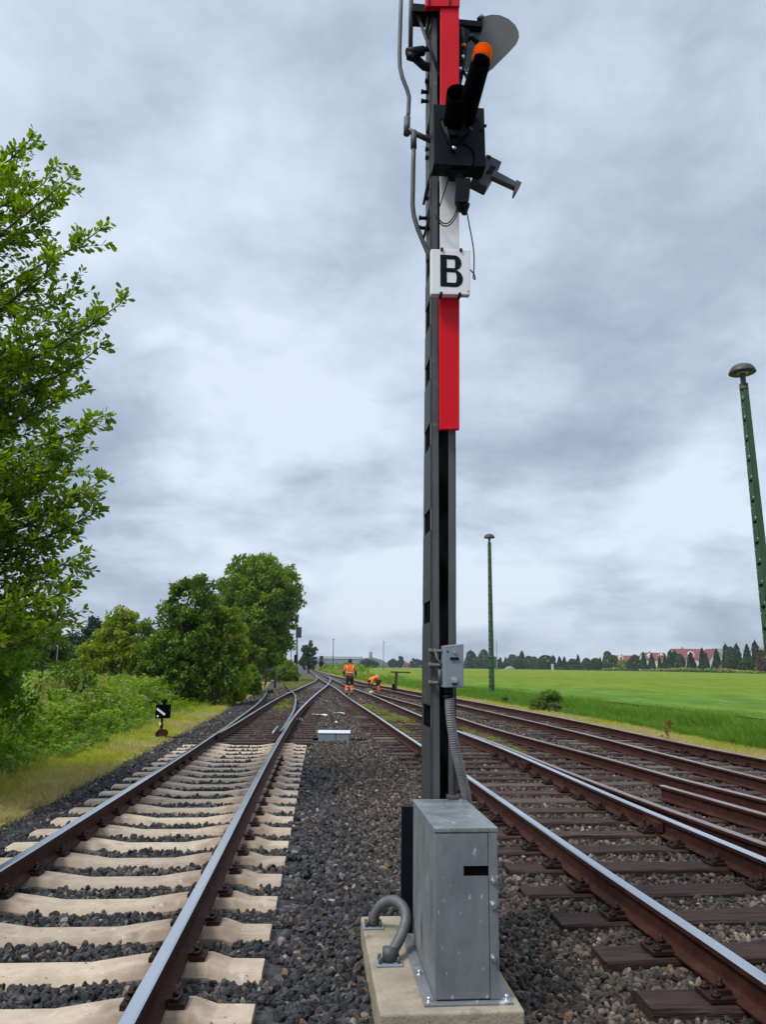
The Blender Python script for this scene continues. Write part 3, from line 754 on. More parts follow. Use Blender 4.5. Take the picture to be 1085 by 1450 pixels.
# the B plate
bp = slab(MB(), [(610.5,352.5),(666.5,353),(666,417.5),(610.5,416.5)], -.16, -.115).build('letter_plate', M['white'], mast, .006, 3)
c0 = mp(624, 405, -.1635); c1 = mp(655.5, 362, -.1635)
lw, lh = c1.x-c0.x, c1.z-c0.z
def letter_B(mb, x0, z0, wd, ht, y, th):
    t = wd*.285; mid = ht*.525; tb = ht*.128
    def face(P): mb.prism([(x0+a, y, z0+b_) for a, b_ in P], (0, th, 0))
    face([(0,0),(t,0),(t,ht),(0,ht)])
    for (lo, hi, wx) in ((mid+.0, ht, wd*.94), (0, mid-.0, wd)):
        lo_i, hi_i = lo + (tb*.5 if lo > 0 else tb), hi - (tb if hi == ht else tb*.5)
        ro = (hi-lo)/2; ri = (hi_i-lo_i)/2; cz = (hi+lo)/2; ciz = (hi_i+lo_i)/2
        sx = min(ro, wx-t)*.86; cxo = wx - sx; si = max(.002, wx - t*.98 - cxo)
        out = [(t, hi)] + [(cxo + sx*math.sin(a), cz + ro*math.cos(a)) for a in np.linspace(0, PI, 17)] + [(t, lo)]
        inn = [(t, hi_i)] + [(cxo + si*math.sin(a), ciz + ri*math.cos(a)) for a in np.linspace(0, PI, 17)] + [(t, lo_i)]
        for i in range(len(out)-1): face([out[i], out[i+1], inn[i+1], inn[i]])
lb = MB(); letter_B(lb, c0.x, c0.z, lw, lh, -.1625, .0022); lb.build('letter', M['letter'], bp)
b = MB()
for x, y in ((626,353),(653,354),(625,415.5),(651.5,416.5)):
    p = mp(x, y, -.165); b.box((p.x-.008, -.170, p.z-.010), (p.x+.008, -.110, p.z+.010))
p = mp(663.5, 412, -.163); b.tube([(p.x,-.164,p.z),(p.x,-.159,p.z)], .004, 8)
b.build('plate_clip', M['black'], bp)
# signal housing
hb = MB(); P_ = [mp(613.5,146.5,-.24), mp(686,153,-.24), mp(688.5,236,-.24), mp(614.5,232,-.24)]; e = Vector((0,.13,0))
hb.add([P_[3],P_[2],P_[2]+e,P_[3]+e,P_[0],P_[1],P_[1]+e,P_[0]+e],[(3,2,1,0),(4,5,6,7),(0,1,5,4),(1,2,6,5),(2,3,7,6),(3,0,4,7)])
hou = hb.build('lamp_housing', M['navy'], mast, .004)
b = MB()
for x, y in ((676,169),(682,184),(687.5,179),(625.5,169),(634,200)):
    p = mp(x, y, -.24); b.tube([(p.x,-.238,p.z),(p.x,-.252,p.z)], .0085, 8)
b.build('bolt', M['black'], hou)
p = mp(642, 214, -.24)
MB().lathe([(.0,.0),(.013,.0),(.015,.006),(.011,.013),(.0,.015)], n=14).build('steel_knob', M['steel'], hou).matrix_local = Matrix.Translation((p.x, -.268, p.z)) @ Matrix.Rotation(PI/2, 4, 'X')
MB().tube([(p.x,-.236,p.z),(p.x,-.266,p.z)], .012, 10).build('knob_stem', M['black'], hou)
b = MB()
arc = [(mp(655+17*math.sin(a), 224-21*math.cos(a)*.9, -.24)) for a in np.linspace(.1, 2.6, 12)]
b.tube([(q.x, -.243, q.z) for q in arc], .0045, 6)
b.build('slot_arc', M['hood'], hou)
# hoods: long tunnels that reach out of the housing towards the viewer
def hood(mb, A, B_, ra, rb, n=20, t0=0, t1=2*PI, mi=0, sq=1.0):
    A = Vector(A); B_ = Vector(B_); d = (B_-A).normalized(); s_ = d.cross(Vector((0,0,1))).normalized(); u = s_.cross(d)
    vs = []; K = n+1
    for (c, r_) in ((A, ra), (B_, rb), (B_, rb-.006), (A, ra-.006)):
        for k in range(K):
            t = t0 + (t1-t0)*k/n; vs.append(c + s_*math.cos(t)*r_ + u*math.sin(t)*r_*sq)
    fs = []
    for j in range(4):
        for k in range(n): fs.append((j*K+k, j*K+k+1, ((j+1)%4)*K+k+1, ((j+1)%4)*K+k))
    mb.add(vs, fs, mi, True); return mb
hA = mp(659,168,-.24); hB = mp(681.5,86,-.68); hC = mp(684.5,72,-.77)
MBh = hood(MB(), hA, hB, .066, .060); MBh.build('signal_hood', M['hood'], mast)
MB().lathe([(.0,0),(.056,0),(.056,.01),(0,.012)], n=20).build('lens', M['black'], mast).matrix_local = Matrix.Translation(hA) @ (hB-hA).to_track_quat('Z','Y').to_matrix().to_4x4()
hood(MB(), hB, hC, .060, .055, t0=-.25, t1=PI+.25).build('orange_visor', M['visor'], mast)
hood(MB(), mp(645.5,172,-.24), mp(648.5,131,-.45), .078, .072, sq=1.1).build('signal_hood', M['hood'], mast)
b = MB()   # stays under the hoods
for (x0,y0,d0,x1,y1,d1) in ((626,172,-.25,640,212,-.26),(632,180,-.27,640,212,-.26),(661,165,-.3,647,206,-.26),(651,198,-.26,668,182,-.34)):
    b.tube([mp(x0,y0,d0), mp(x1,y1,d1)], .009 if x1 != 668 else .017, 8)
b.box(tuple(mp(632,190,-.27)), tuple(Vector(mp(652,184,-.27))+Vector((0,.03,0))))
b.build('hood_stay', M['black'], mast)
# big grey disc behind
dq = [(697,20.5),(709,21.5),(721,27),(730,35),(735,45),(735.5,53),(732,61),(722,72),(710,84),(698,96),(688,104),(672,106),(660,100),(657,84),(658,60),(664,44),(676,31),(686,23)]
D_ = .16
MB().prism([mp(x, y, D_) for x, y in dq], (0, .012, 0)).build('signal_disc', M['disc'], mast)
b = MB()
slab(b, [(650.5,27),(684,30),(684,37.5),(650.5,34)], .10, .155); slab(b, [(651,36),(665,42),(656,110),(650.5,112)], .02, .09)
b.tube([mp(654,40,-.01), mp(656.5,58,-.01), mp(656,100,-.01), mp(662,110,-.01)], .013, 8)
b.tube([mp(660,58,.06), mp(668,52,.06), mp(676,60,.06)], .020, 8)
b.tube([mp(678,28,.15), mp(683,22.5,.15)], .016, 10)
b.build('disc_bracket', M['navy'], mast)
b = MB()
for x, y in ((655.5,82),(652,99),(664,101),(661,106),(681,24)):
    p = mp(x, y, -.03); b.tube([(p.x, -.02, p.z), (p.x, -.05, p.z)], .010, 8)
b.build('disc_bolt', M['steel'], mast)
p0 = mp(657,66,-.02); MB().lathe([(0,0),(.016,0),(.018,.012),(.010,.02),(0,.022)], n=12).build('small_lens', M['orange'], mast).location = p0
# brackets and braces left of the upper panel
b = MB(); slab(b, [(584,4),(626,8),(625.5,18),(584,15.5)], -.04, .10); b.build('head_bracket', M['black'], mast, .003)
b = MB()
for (x0,y0,x1,y1,r_) in ((590,17,625,112,.012),(583,-40,581.5,72,.016),(606,20,603,52,.009),(606,55,614,20,.010)):
    b.tube([mp(x0,y0,.0), mp(x1,y1,.0)], r_, 8)
b.build('brace', M['mast'], mast)
b = MB(); b.tube([mp(577,75,.0), mp(600,72,.02)], .034, 12); b.tube([mp(578,79,-.01), mp(588,82,-.02)], .030, 10); b.tube([mp(598,70,.02), mp(613,69,.04)], .018, 8)
b.tube([mp(589,83,.05), mp(601,94,.06), mp(620,98,.06)], .030, 8); b.build('hinge_drum', M['black'], mast)
b = MB()
for x, y in ((605.5,118),(600,133),(600,146),(606,214),(606,226),(606,283),(597,311),(597,325)):
    p = mp(x, y, .12); b.tube([(p.x-.012,.10,p.z),(p.x+.05,.10,p.z)], .013, 8); b.tube([(p.x-.020,.10,p.z),(p.x-.008,.10,p.z)], .017, 6)
b.build('step_bolt', M['black'], mast)
b = MB()
for (x0,y0,x1,y1) in ((626,240,598,345),(614,150,606,190),(610,240,600,290)): b.tube([mp(x0,y0,-.005), mp(x1,y1,.08)], .010, 6)
b.build('diagonal_brace', M['mast'], mast)
# conduit on the left
b = MB(); b.tube([mp(x,y,-.02) for x,y in ((569.5,-45),(567.5,20),(566,75),(566.5,95),(570,110),(577,128),(579.5,138),(578.5,160),(577,172))], .0145, 10)
b.tube([mp(x,y,-.02) for x,y in ((586.5,200),(585.5,230),(584.5,290),(586,305),(592,325),(606,358),(612,372))], .0155, 10); b.build('conduit', M['pipe'], mast)
b = MB(); b.tube([mp(577,166,-.02), mp(576,191,-.02)], .022, 12); b.tube([mp(577,184,-.02), mp(612,200,.0)], .020, 10); b.tube([mp(586,186,-.02), mp(586,210,-.02)], .021, 12)
b.build('conduit_joint', M['pipe'], mast)
# camera-like lamp under the housing
b = MB(); b.hexa([mp(644,286,-.26),mp(664,286,-.26),mp(665,280,-.10),mp(646,280,-.10),mp(646,252,-.26),mp(666.5,252,-.26),mp(667,256,-.10),mp(646,256,-.10)])
b.tube([mp(652,284,-.20), mp(657,296,-.2)], .042, 12); b.tube([mp(648,243,-.16), mp(652,256,-.18)], .034, 10); b.tube([mp(662,288,-.2), mp(657,303,-.2)], .020, 8)
slab(b, [(638,237),(664,240),(662,246),(640,244)], -.2, -.10)
b.build('lower_lamp', M['black'], mast, .003)
b = MB()
for pts_ in (((648,280),(647,300),(638,315),(628,318),(620,308)), ((649,282),(648,306),(637,320),(626,321),(616,304)), ((638,245),(630,270),(622,295)), ((661,298),(666,325),(671,350),(672,372),(671,388)), ((671,388),(670,394),(674,397),(672,388),(666,382))):
    P3 = [mp(x,y,-.12) for x,y in pts_]; cc = []
    for i in range(len(P3)-1):
        for t in (0,.33,.66): cc.append(P3[i].lerp(P3[i+1], t))
    cc.append(P3[-1])
    for _ in range(2): cc = [cc[0]] + [(cc[i-1]+cc[i]*2+cc[i+1])/4 for i in range(1,len(cc)-1)] + [cc[-1]]
    b.tube(cc, .0042, 6)
b.build('loose_cable', M['black'], mast)
# sighting bracket on the right
b = MB(); e = Vector((0,.10,0))
P_ = [mp(690,218,-.10), mp(711,229,-.10), mp(690,265,-.10), mp(668,254,-.10)]
b.add([P_[3],P_[2],P_[2]+e,P_[3]+e,P_[0],P_[1],P_[1]+e,P_[0]+e],[(3,2,1,0),(4,5,6,7),(0,1,5,4),(1,2,6,5),(2,3,7,6),(3,0,4,7)])
b.tube([mp(650,222,-.05), mp(682,238,-.05)], .022, 8)
br = b.build('side_box', M['pipe'], mast, .004)
b = MB(); q = [(700,240),(734,258),(731,265),(696,249)]; slab(b, q, -.12, -.07); slab(b, [(732,254),(739.5,258),(731,273),(729,272)], -.13, -.06)
b.build('side_arm', M['mast_light'], br, .003)
b = MB(); slab(b, [(696,233),(703,237),(698,246),(691,242)], -.106, -.099)
for x, y in ((693,223),(691,244)):
    p = mp(x,y,-.10); b.tube([(p.x,-.098,p.z),(p.x,-.112,p.z)], .011, 6)
b.build('box_fitting', M['black'], br)
# junction box with hose
b = MB(); P_ = [mp(629.5,914,-.17), mp(657,911.5,-.17), mp(657,973.5,-.17), mp(629,974,-.17)]; e = Vector((0,.12,0))
b.add([P_[3],P_[2],P_[2]+e,P_[3]+e,P_[0],P_[1],P_[1]+e,P_[0]+e],[(3,2,1,0),(4,5,6,7),(0,1,5,4),(1,2,6,5),(2,3,7,6),(3,0,4,7)])
jb = b.build('junction_box', M['box_grey'], mast, .006, 3)
b = MB(); p = mp(643.5,963,-.17); b.tube([(p.x,-.168,p.z),(p.x,-.186,p.z)], .017, 14); b.tube([(p.x,-.184,p.z),(p.x,-.198,p.z)], .009, 6)
p = mp(643.5,923,-.17); b.tube([(p.x,-.168,p.z),(p.x,-.184,p.z)], .008, 10); b.build('screw', M['steel'], jb)
b = MB(); slab(b, [(638,930.5),(650,931),(650,934.5),(638,934)], -.180, -.168); p = mp(643.5,968,-.17); b.box((p.x-.012,-.19,p.z-.006),(p.x+.012,-.168,p.z+.004)); 
p = mp(634,922.5,-.17); b.tube([(p.x,-.168,p.z),(p.x,-.174,p.z)], .005, 8); b.build('latch', M['black'], jb)
b = MB()
for y in (922, 942, 967):
    b.tube([mp(609,y,-.02), mp(630,y,-.10)], .011, 8); b.tube([mp(607,y,-.02), mp(612,y,-.02)], .017, 8)
b.tube([mp(616,918,-.05), mp(619,932,-.08), mp(627,944,-.10)], .007, 8); b.tube([mp(623,948,-.10), mp(623,968,-.10)], .010, 8)
b.build('clamp', M['mast_light'], jb)
b = MB(); b.tube([mp(636,973,-.11), mp(636,984,-.11)], .026, 12); b.tube([mp(635.5,984,-.11), mp(636,988,-.11)], .033, 12); b.build('hose_gland', M['black'], jb)
def ribbed(path, r, pitch, amp):
    P = [Vector(p) for p in path]
    for _ in range(3):
        Q = [P[0]]
        for i in range(len(P)-1): Q += [P[i]*.75+P[i+1]*.25, P[i]*.25+P[i+1]*.75]
        P = Q + [P[-1]]
    out = []; acc = 0.0
    for i in range(len(P)-1):
        l = (P[i+1]-P[i]).length; n = max(1, int(l/(pitch/4)))
        for k in range(n): out.append((P[i].lerp(P[i+1], k/n), acc+l*k/n))
        acc += l
    out.append((P[-1], acc))
    return [p for p, s_ in out], [r + amp*math.cos(2*PI*s_/pitch) for p, s_ in out]
pp, rr_ = ribbed([mp(636.5,986,-.11), mp(637.5,1015,-.12), mp(645,1062,-.11), mp(655,1100,-.08), mp(663,1140,-.04), mp(664,1175,.02)], .027, .013, .0028)
MB().tube(pp, rr_, 12).build('ribbed_hose', M['hose'], mast)
b = MB(); p0 = mp(643,1131,-.05); b.tube([(p0.x-.006,-.045,ch+.02),(p0.x-.006,-.045,ch+.55),(p0.x-.010,-.02,ch+.62)], .016, 10); b.box((p0.x-.04,-.085,ch+.001),(p0.x+.025,-.01,ch+.022)); b.build('cable_duct', M['pipe'], mast, .003)

M['loop'] = mat('loop_hose', [(0.3,(.075,.078,.084)),(0.7,(.115,.119,.126))], .5, 0, 12)
# ---- loop of hose on the foundation
q1 = lz(528.5, 1313, .0); q2 = lz(551, 1364, .0)
hl = thing('cable_loop', 'short ribbed grey hose looping between two flanges on the concrete block', 'hose', world(O, q1), TH)
d2 = q2 - q1
arch = [(0,0,.02),(.015,-.02,.10)] + [(.06+d2.x*.15, d2.y*.14, .165),(.115+d2.x*.30, d2.y*.35, .20),(.145+d2.x*.5, d2.y*.58, .165),(d2.x*.9+.085, d2.y*.80, .10),(d2.x+.02, d2.y*.97, .05),(d2.x, d2.y, .02)]
pp, rr_ = ribbed(arch, .0265, .014, .0034); MB().tube(pp, rr_, 14).build('hose', M['loop'], hl)
for (v, sc) in (((0,0,0), .85), ((d2.x, d2.y, 0), 1.0)):
    f = MB(); f.box((v[0]-.070*sc, v[1]-.060*sc, 0), (v[0]+.070*sc, v[1]+.060*sc, .010)); fo_ = f.build('flange', M['box_grey'], hl, .004)
    g = MB(); g.tube([(v[0], v[1], .008), (v[0]+.004, v[1]+(.01 if v[0]==0 else .012), .075)], .037*sc, 14)
    for sx_ in (-.048, .048):
        g.tube([(v[0]+sx_*sc, v[1]-.03*sc, .008), (v[0]+sx_*sc, v[1]-.03*sc, .038)], .010, 6); g.tube([(v[0]+sx_*sc, v[1]+.035*sc, .008), (v[0]+sx_*sc, v[1]+.035*sc, .034)], .010, 6)
    g.build('gland', M['pipe'], fo_)
# foundation keeps the stones out
fc = world(O, ((fx0+fx1)/2, (fy0+fy1)/2, 0)); BLOCK.append((fc.x, fc.y, RI.x, RI.y, (fx1-fx0)/2+.015, (fy1-fy0)/2+.015))
Ps, Rs, Ds = [], [], []
for args in ((2.9,6.5,1350,.020,.036), (6.5,10.5,800,.024,.042), (10.5,17,420,.028,.050), (17,34,170,.032,.060),(34,58,34,.045,.085)):
    a, b, c = stones(*args); Ps.append(a); Rs.append(b); Ds.append(c)
Ps = np.concatenate(Ps); Rs = np.concatenate(Rs); Ds = np.concatenate(Ds)
for nm, ok, src in (('dark_gravel', Ds, SD), ('brown_gravel', ~Ds, SB)):
    n = int(ok.sum())
    scatter(nm, Ps[ok], RNG.uniform(0, 6.28, (n,3)), np.repeat(Rs[ok][:,None], 3, 1)*RNG.uniform(.8,1.2,(n,3)), RNG.integers(0, 8, n), src)
print('stones', len(Ps))
# ---------------------------------------------------------------- leaves, grass, weeds
M['leaf_near'] = leaf_mat('near_tree_leaf', (0.077,0.143,0.008), (0.154,0.248,0.012), (0.286,0.374,0.025), .42)
M['leaf_bush'] = leaf_mat('bush_leaf', (0.050,0.120,0.008), (0.100,0.205,0.012), (0.190,0.300,0.024), .40)
M['leaf_big'] = leaf_mat('big_tree_leaf', (0.053,0.113,0.009), (0.130,0.216,0.013), (0.254,0.324,0.024), .32)
M['leaf_dark'] = leaf_mat('dark_tree_leaf', (0.031,0.082,0.008), (0.087,0.158,0.012), (0.189,0.248,0.022), .25)
M['leaf_yellow'] = leaf_mat('yellow_green_leaf', (0.095,0.155,0.008), (0.185,0.250,0.014), (0.310,0.335,0.025), .38)
M['leaf_conifer'] = leaf_mat('conifer_needle', (0.012,0.034,0.018), (0.024,0.056,0.028), (0.046,0.086,0.038), .12)
M['leaf_far'] = leaf_mat('far_hedge_leaf', (0.022,0.056,0.020), (0.045,0.092,0.028), (0.090,0.140,0.040), .2)
M['grass'] = leaf_mat('mown_grass', (0.184,0.247,0.018), (0.340,0.367,0.036), (0.518,0.462,0.110), .30, obj_random=True)
M['straw'] = leaf_mat('dry_verge_grass', (0.240,0.215,0.055), (0.400,0.335,0.125), (0.540,0.455,0.230), .25, obj_random=True)
M['weed'] = leaf_mat('tall_weed', (0.071,0.162,0.009), (0.159,0.275,0.014), (0.313,0.394,0.032), .38, obj_random=True)
M['weed_y'] = leaf_mat('pale_weed', (0.120,0.185,0.018), (0.225,0.275,0.038), (0.380,0.360,0.095), .38, obj_random=True)
M['plume'] = leaf_mat('seed_head', (.20,.17,.07), (.31,.25,.12), (.42,.34,.20), .3, obj_random=True)
M['wheat'] = leaf_mat('crop_blade', (0.060,0.150,0.016), (0.120,0.245,0.026), (0.220,0.345,0.048), .38, obj_random=True)
M['moss'] = leaf_mat('track_moss', (0.111,0.143,0.016), (0.215,0.240,0.029), (0.364,0.338,0.065), .25, obj_random=True)

def rhomb(C, A, B_, ls, ws):
    """leaf quads: centres C, long axes A, cross axes B_"""
    n = len(C); V = np.empty((n, 4, 3), np.float32)
    V[:,0] = C - A*ls; V[:,1] = C + B_*ws + A*ls*.15; V[:,2] = C + A*ls; V[:,3] = C - B_*ws + A*ls*.15
    return V.reshape(-1, 3), np.arange(n*4, dtype=np.int32).reshape(n, 4)
def unit(n, rg=RNG):
    v = rg.normal(0, 1, (n, 3)); return v/np.linalg.norm(v, axis=1)[:,None]
def leaves(C, size, outward=None, rg=RNG, aspect=.55, droop=.3):
    n = len(C); A = unit(n, rg); A[:,2] -= droop
    if outward is not None: A += outward*.8
    A /= np.linalg.norm(A, axis=1)[:,None]
    Bv = np.cross(A, unit(n, rg)); Bv /= np.linalg.norm(Bv, axis=1)[:,None]
    s = size*rg.uniform(.65, 1.25, (n,1))
    return rhomb(C, A, Bv, s, s*aspect)
def crown(name, parent, m, lobes, clumps, per, cr, size, rg=RNG, shell=.55, zsq=.8):
    """leaf clumps through the volume of ellipsoid lobes"""
    w_ = np.array([l[3]*l[4]*l[5] for l in lobes])**.7; w_ /= w_.sum()
    which = rg.choice(len(lobes), clumps, p=w_); Lb = np.array(lobes)[which]
    u = unit(clumps, rg); rad = shell + (1-shell)*rg.random(clumps)**.6
    rad *= 1 + rg.normal(0, .12, clumps)
    CC = Lb[:,:3] + u*Lb[:,3:6]*rad[:,None]
    crs = cr*rg.uniform(.55, 1.3, clumps); ct = rg.random(clumps)
    idx = np.repeat(np.arange(clumps), per)
    off = unit(len(idx), rg)*(rg.random((len(idx),1))**.45); off[:,2] *= zsq
    P = CC[idx] + off*crs[idx][:,None]
    V, Fq = leaves(P, size, off, rg)
    t = np.clip(ct[idx]*.6 + rg.random(len(idx))*.4, 0, 1)
    return np_mesh(name, V, Fq, m, parent, tint=np.repeat(t, 4))
def trunk(parent, h, r, forks, rg=RNG, lean=(0,0)):
    mb = MB(); P = [(lean[0]*t+float(rg.normal(0,.03)), lean[1]*t+float(rg.normal(0,.03)), -.3+(h+.3)*t) for t in np.linspace(0,1,7)]
    mb.tube(P, [r*(1.25-.85*t) for t in np.linspace(0,1,7)], 10)
    for i in range(forks):
        a = rg.uniform(0, 6.28); k = rg.uniform(.35,.8); p = Vector(P[int(k*6)]); l = h*rg.uniform(.3,.5)
        e = p + Vector((math.cos(a)*l*.7, math.sin(a)*l*.7, l*.7)); q = p.lerp(e,.5)+Vector((0,0,-.06*l))
        mb.tube([p,q,e], [r*.5,r*.33,r*.12], 7)
    return mb.build('trunk', M['bark'], parent)

def blades(n, rg, spread, lean, wd, seg=3, h=(.6,1.0)):
    V = []; Fq = []; Tn = []
    for i in range(n):
        a = rg.uniform(0, 6.28); r = spread*math.sqrt(rg.random()); x, y = r*math.cos(a), r*math.sin(a)
        d = a + rg.normal(0, .9); ln = lean*rg.uniform(.3, 1.4); hh = rg.uniform(*h); f = rg.uniform(0, 6.28); t = rg.random()
        b = len(V)
        for k in range(seg+1):
            s = k/seg; w_ = wd*(1-s)**.7 if k < seg else wd*.05
            cx = x + math.cos(d)*ln*s*s; cy = y + math.sin(d)*ln*s*s; cz = hh*s*(1-.25*ln*s)
            V += [(cx-math.cos(f)*w_, cy-math.sin(f)*w_, cz), (cx+math.cos(f)*w_, cy+math.sin(f)*w_, cz)]; Tn += [t, t]
            if k: q = b+2*k; Fq.append((q-2, q-1, q+1, q))
    return np.array(V), np.array(Fq), np.array(Tn)
def src_blades(nm, m, n, spread, lean, wd, seed, **k):
    V, Fq, t = blades(n, np.random.default_rng(seed), spread, lean, wd, **k); return source(nm, V, Fq, m, tint=t)
def src_leafy(nm, m, seed, stems=3, per=42, ls=.056, spread=.18):
    rg = np.random.default_rng(seed); Vs = []; Fs = []; Ts = []; off = 0
    for s in range(stems):
        a = rg.uniform(0, 6.28); r = spread*rg.random(); tx, ty = rg.normal(0,.16,2); hh = rg.uniform(.7,1.0)
        z = rg.uniform(.12, 1, per)*hh; aa = rg.uniform(0, 6.28, per); sp = .10*(1.15-z/hh)+.02
        C = np.stack([r*math.cos(a)+tx*z+np.cos(aa)*sp, r*math.sin(a)+ty*z+np.sin(aa)*sp, z], 1)
        A = np.stack([np.cos(aa), np.sin(aa), rg.uniform(-.5,.5,per)], 1); A /= np.linalg.norm(A,axis=1)[:,None]
        Bv = np.cross(A, np.array([0,0,1.])+rg.normal(0,.5,(per,3))); Bv /= np.linalg.norm(Bv,axis=1)[:,None]
        l = ls*rg.uniform(.6,1.4,(per,1)); V, Fq = rhomb(C, A, Bv, l, l*.42)
        Vs.append(V); Fs.append(Fq+off); off += len(V); Ts.append(np.repeat(rg.random(per),4))
        st = np.array([(r*math.cos(a)-.004,r*math.sin(a),0),(r*math.cos(a)+.004,r*math.sin(a),0),(r*math.cos(a)+tx*hh+.002,r*math.sin(a)+ty*hh,hh),(r*math.cos(a)+tx*hh-.002,r*math.sin(a)+ty*hh,hh)])
        Vs.append(st); Fs.append(np.array([[0,1,2,3]])+off); off += 4; Ts.append(np.zeros(4))
    return source(nm, np.concatenate(Vs), np.concatenate(Fs), m, tint=np.concatenate(Ts))
def src_plume(nm, seed):
    rg = np.random.default_rng(seed); V, Fq, t = blades(9, rg, .08, .35, .007, h=(.8,1.0)); C = []; 
    tips = V.reshape(-1, 8, 3)[:, 6]
    for p in tips:
        for k in range(7): C.append(p + np.array([rg.normal(0,.008), rg.normal(0,.008), -.02*k+.03]))
    C = np.array(C); A = np.tile([0,0,1.], (len(C),1))+rg.normal(0,.25,(len(C),3)); Bv = np.cross(A, unit(len(C), rg)); Bv /= np.linalg.norm(Bv,axis=1)[:,None]
    V2, F2 = rhomb(C, A, Bv, .024, .009)
    o = np_mesh(nm, np.concatenate([V, V2]), np.concatenate([Fq, F2+len(V)]), [M['weed_y'], M['plume']], mi=[0]*len(Fq)+[1]*len(F2), tint=np.concatenate([t, rg.random(len(V2))]))
    COL.objects.unlink(o); return o

# borders of the strips, in ground coordinates
WB = Curve([un(x, y, -.1) for x, y in [(0,1106),(60,1083),(144,1056),(193,1038),(238,1019),(285,1002),(340,978)]] + [(-10.2,62),(-12.5,85),(-16,120),(-34,260)])
EW = Curve([(float(RE(y))+2.35+.10*math.sin(y*1.7), y) for y in (8,10,12,14,16,18,20,23,26,30,35,42,50,60,80,105,170,240)])
sheet('grass_verge', WB, lambda y: float(LB(y))+.02, 4, 240, 8, lambda x, y: -.105, mat('verge_soil', [(0.3,(.16,.17,.03)),(0.55,(.26,.24,.07)),(0.75,(.32,.27,.12))], .95, 0, 2.2, world=True, bump=.6, bscale=40), .05)['kind'] = 'structure'
sheet('field_verge', lambda y: float(RBd(y))-.15, lambda y: float(EW(y))+.4, 4, 240, 6, lambda x, y: -.085, mat('dry_verge_soil', [(0.3,(.19,.155,.075)),(0.55,(.30,.24,.125)),(0.75,(.38,.31,.19))], .95, 0, 2.0, world=True, bump=.6, bscale=40), .05)['kind'] = 'structure'
sheet('weed_ground', lambda y: float(WB(y))-40, WB, 3, 240, 6, lambda x, y: -.12, mat('weed_soil', [(0.3,(.02,.035,.008)),(0.7,(.05,.075,.015))], .95, 0, 2, world=True), .06)['kind'] = 'structure'

def band(fl, fr, y0, y1, dens, wmax=None):
    """random ground points between two border curves, inside what the camera and a step aside can see"""
    ys = np.linspace(y0, y1, 200); x0 = float(np.min(fl(ys))); x1 = float(np.max(fr(ys)))
    n = int((x1-x0)*(y1-y0)*dens); P = np.stack([RNG.uniform(x0,x1,n), RNG.uniform(y0,y1,n)], 1)
    ok = (P[:,0] > fl(P[:,1])) & (P[:,0] < fr(P[:,1])) & (np.abs(P[:,0]) < .56*P[:,1]+1.5)
    return P[ok]
def up(n, tilt=.12): return np.column_stack([RNG.normal(0,tilt,n), RNG.normal(0,tilt,n), RNG.uniform(0,6.28,n)])
TUFT = [src_blades('grass_tuft', M['grass'], 16, .45, .55, .028, 10+i) for i in range(4)]
STRAW = [src_blades('straw_tuft', M['straw'], 16, .5, .8, .026, 20+i) for i in range(4)]
# mown strip on the left: more straw towards the stones
def vnoise(P, s):
    rg = np.random.default_rng(5); r = np.zeros(len(P))
    for _ in range(7):
        k = rg.normal(0, 1, 2)*s; r += np.sin(P@k + rg.uniform(0,6.28))
    return r/7
P = np.concatenate([band(WB, lambda y: LB(y)+.10, 5, 14, 520), band(WB, lambda y: LB(y)+.10, 14, 30, 190), band(WB, LB, 30, 70, 45)])
e = (P[:,0]-WB(P[:,1]))/(LB(P[:,1])-WB(P[:,1])); dry = (e + vnoise(P, 1.1)*1.1 + RNG.normal(0,.20,len(P))) > .50
keep = (e < .93) | (RNG.random(len(P)) < .35); P = P[keep]; dry = dry[keep]; e = e[keep]
sz = RNG.uniform(.06,.14,len(P))*(1+np.clip(P[:,1]-14,0,40)*.02)*np.where(e < .15, 1.6, 1.0)*(1+.45*vnoise(P, 3.0))
for nm, ok, src in (('mown_grass', ~dry, TUFT), ('dry_grass', dry, STRAW)):
    n = int(ok.sum()); scatter(nm, np.column_stack([P[ok], np.full(n,-.108)]), up(n,.2), np.repeat(sz[ok][:,None],3,1)*np.array([1.2,1.2,1]), RNG.integers(0,4,n), src)
# dry strip along the field
P = np.concatenate([band(lambda y: RBd(y)+.0, EW, 9, 20, 220), band(RBd, EW, 20, 45, 90), band(RBd, EW, 45, 120, 18)])
e = (P[:,0]-RBd(P[:,1]))/(EW(P[:,1])-RBd(P[:,1])); gr = (e + vnoise(P, 1.0)*1.0 + RNG.normal(0,.25,len(P))) > .95
sz = RNG.uniform(.05,.11,len(P))*(1+np.clip(P[:,1]-14,0,40)*.02)
for nm, ok, src in (('verge_straw', ~gr, STRAW), ('verge_grass', gr, TUFT)):
    n = int(ok.sum()); scatter(nm, np.column_stack([P[ok], np.full(n,-.088)]), up(n,.2), np.repeat(sz[ok][:,None],3,1)*np.array([1.2,1.2,1]), RNG.integers(0,4,n), src)
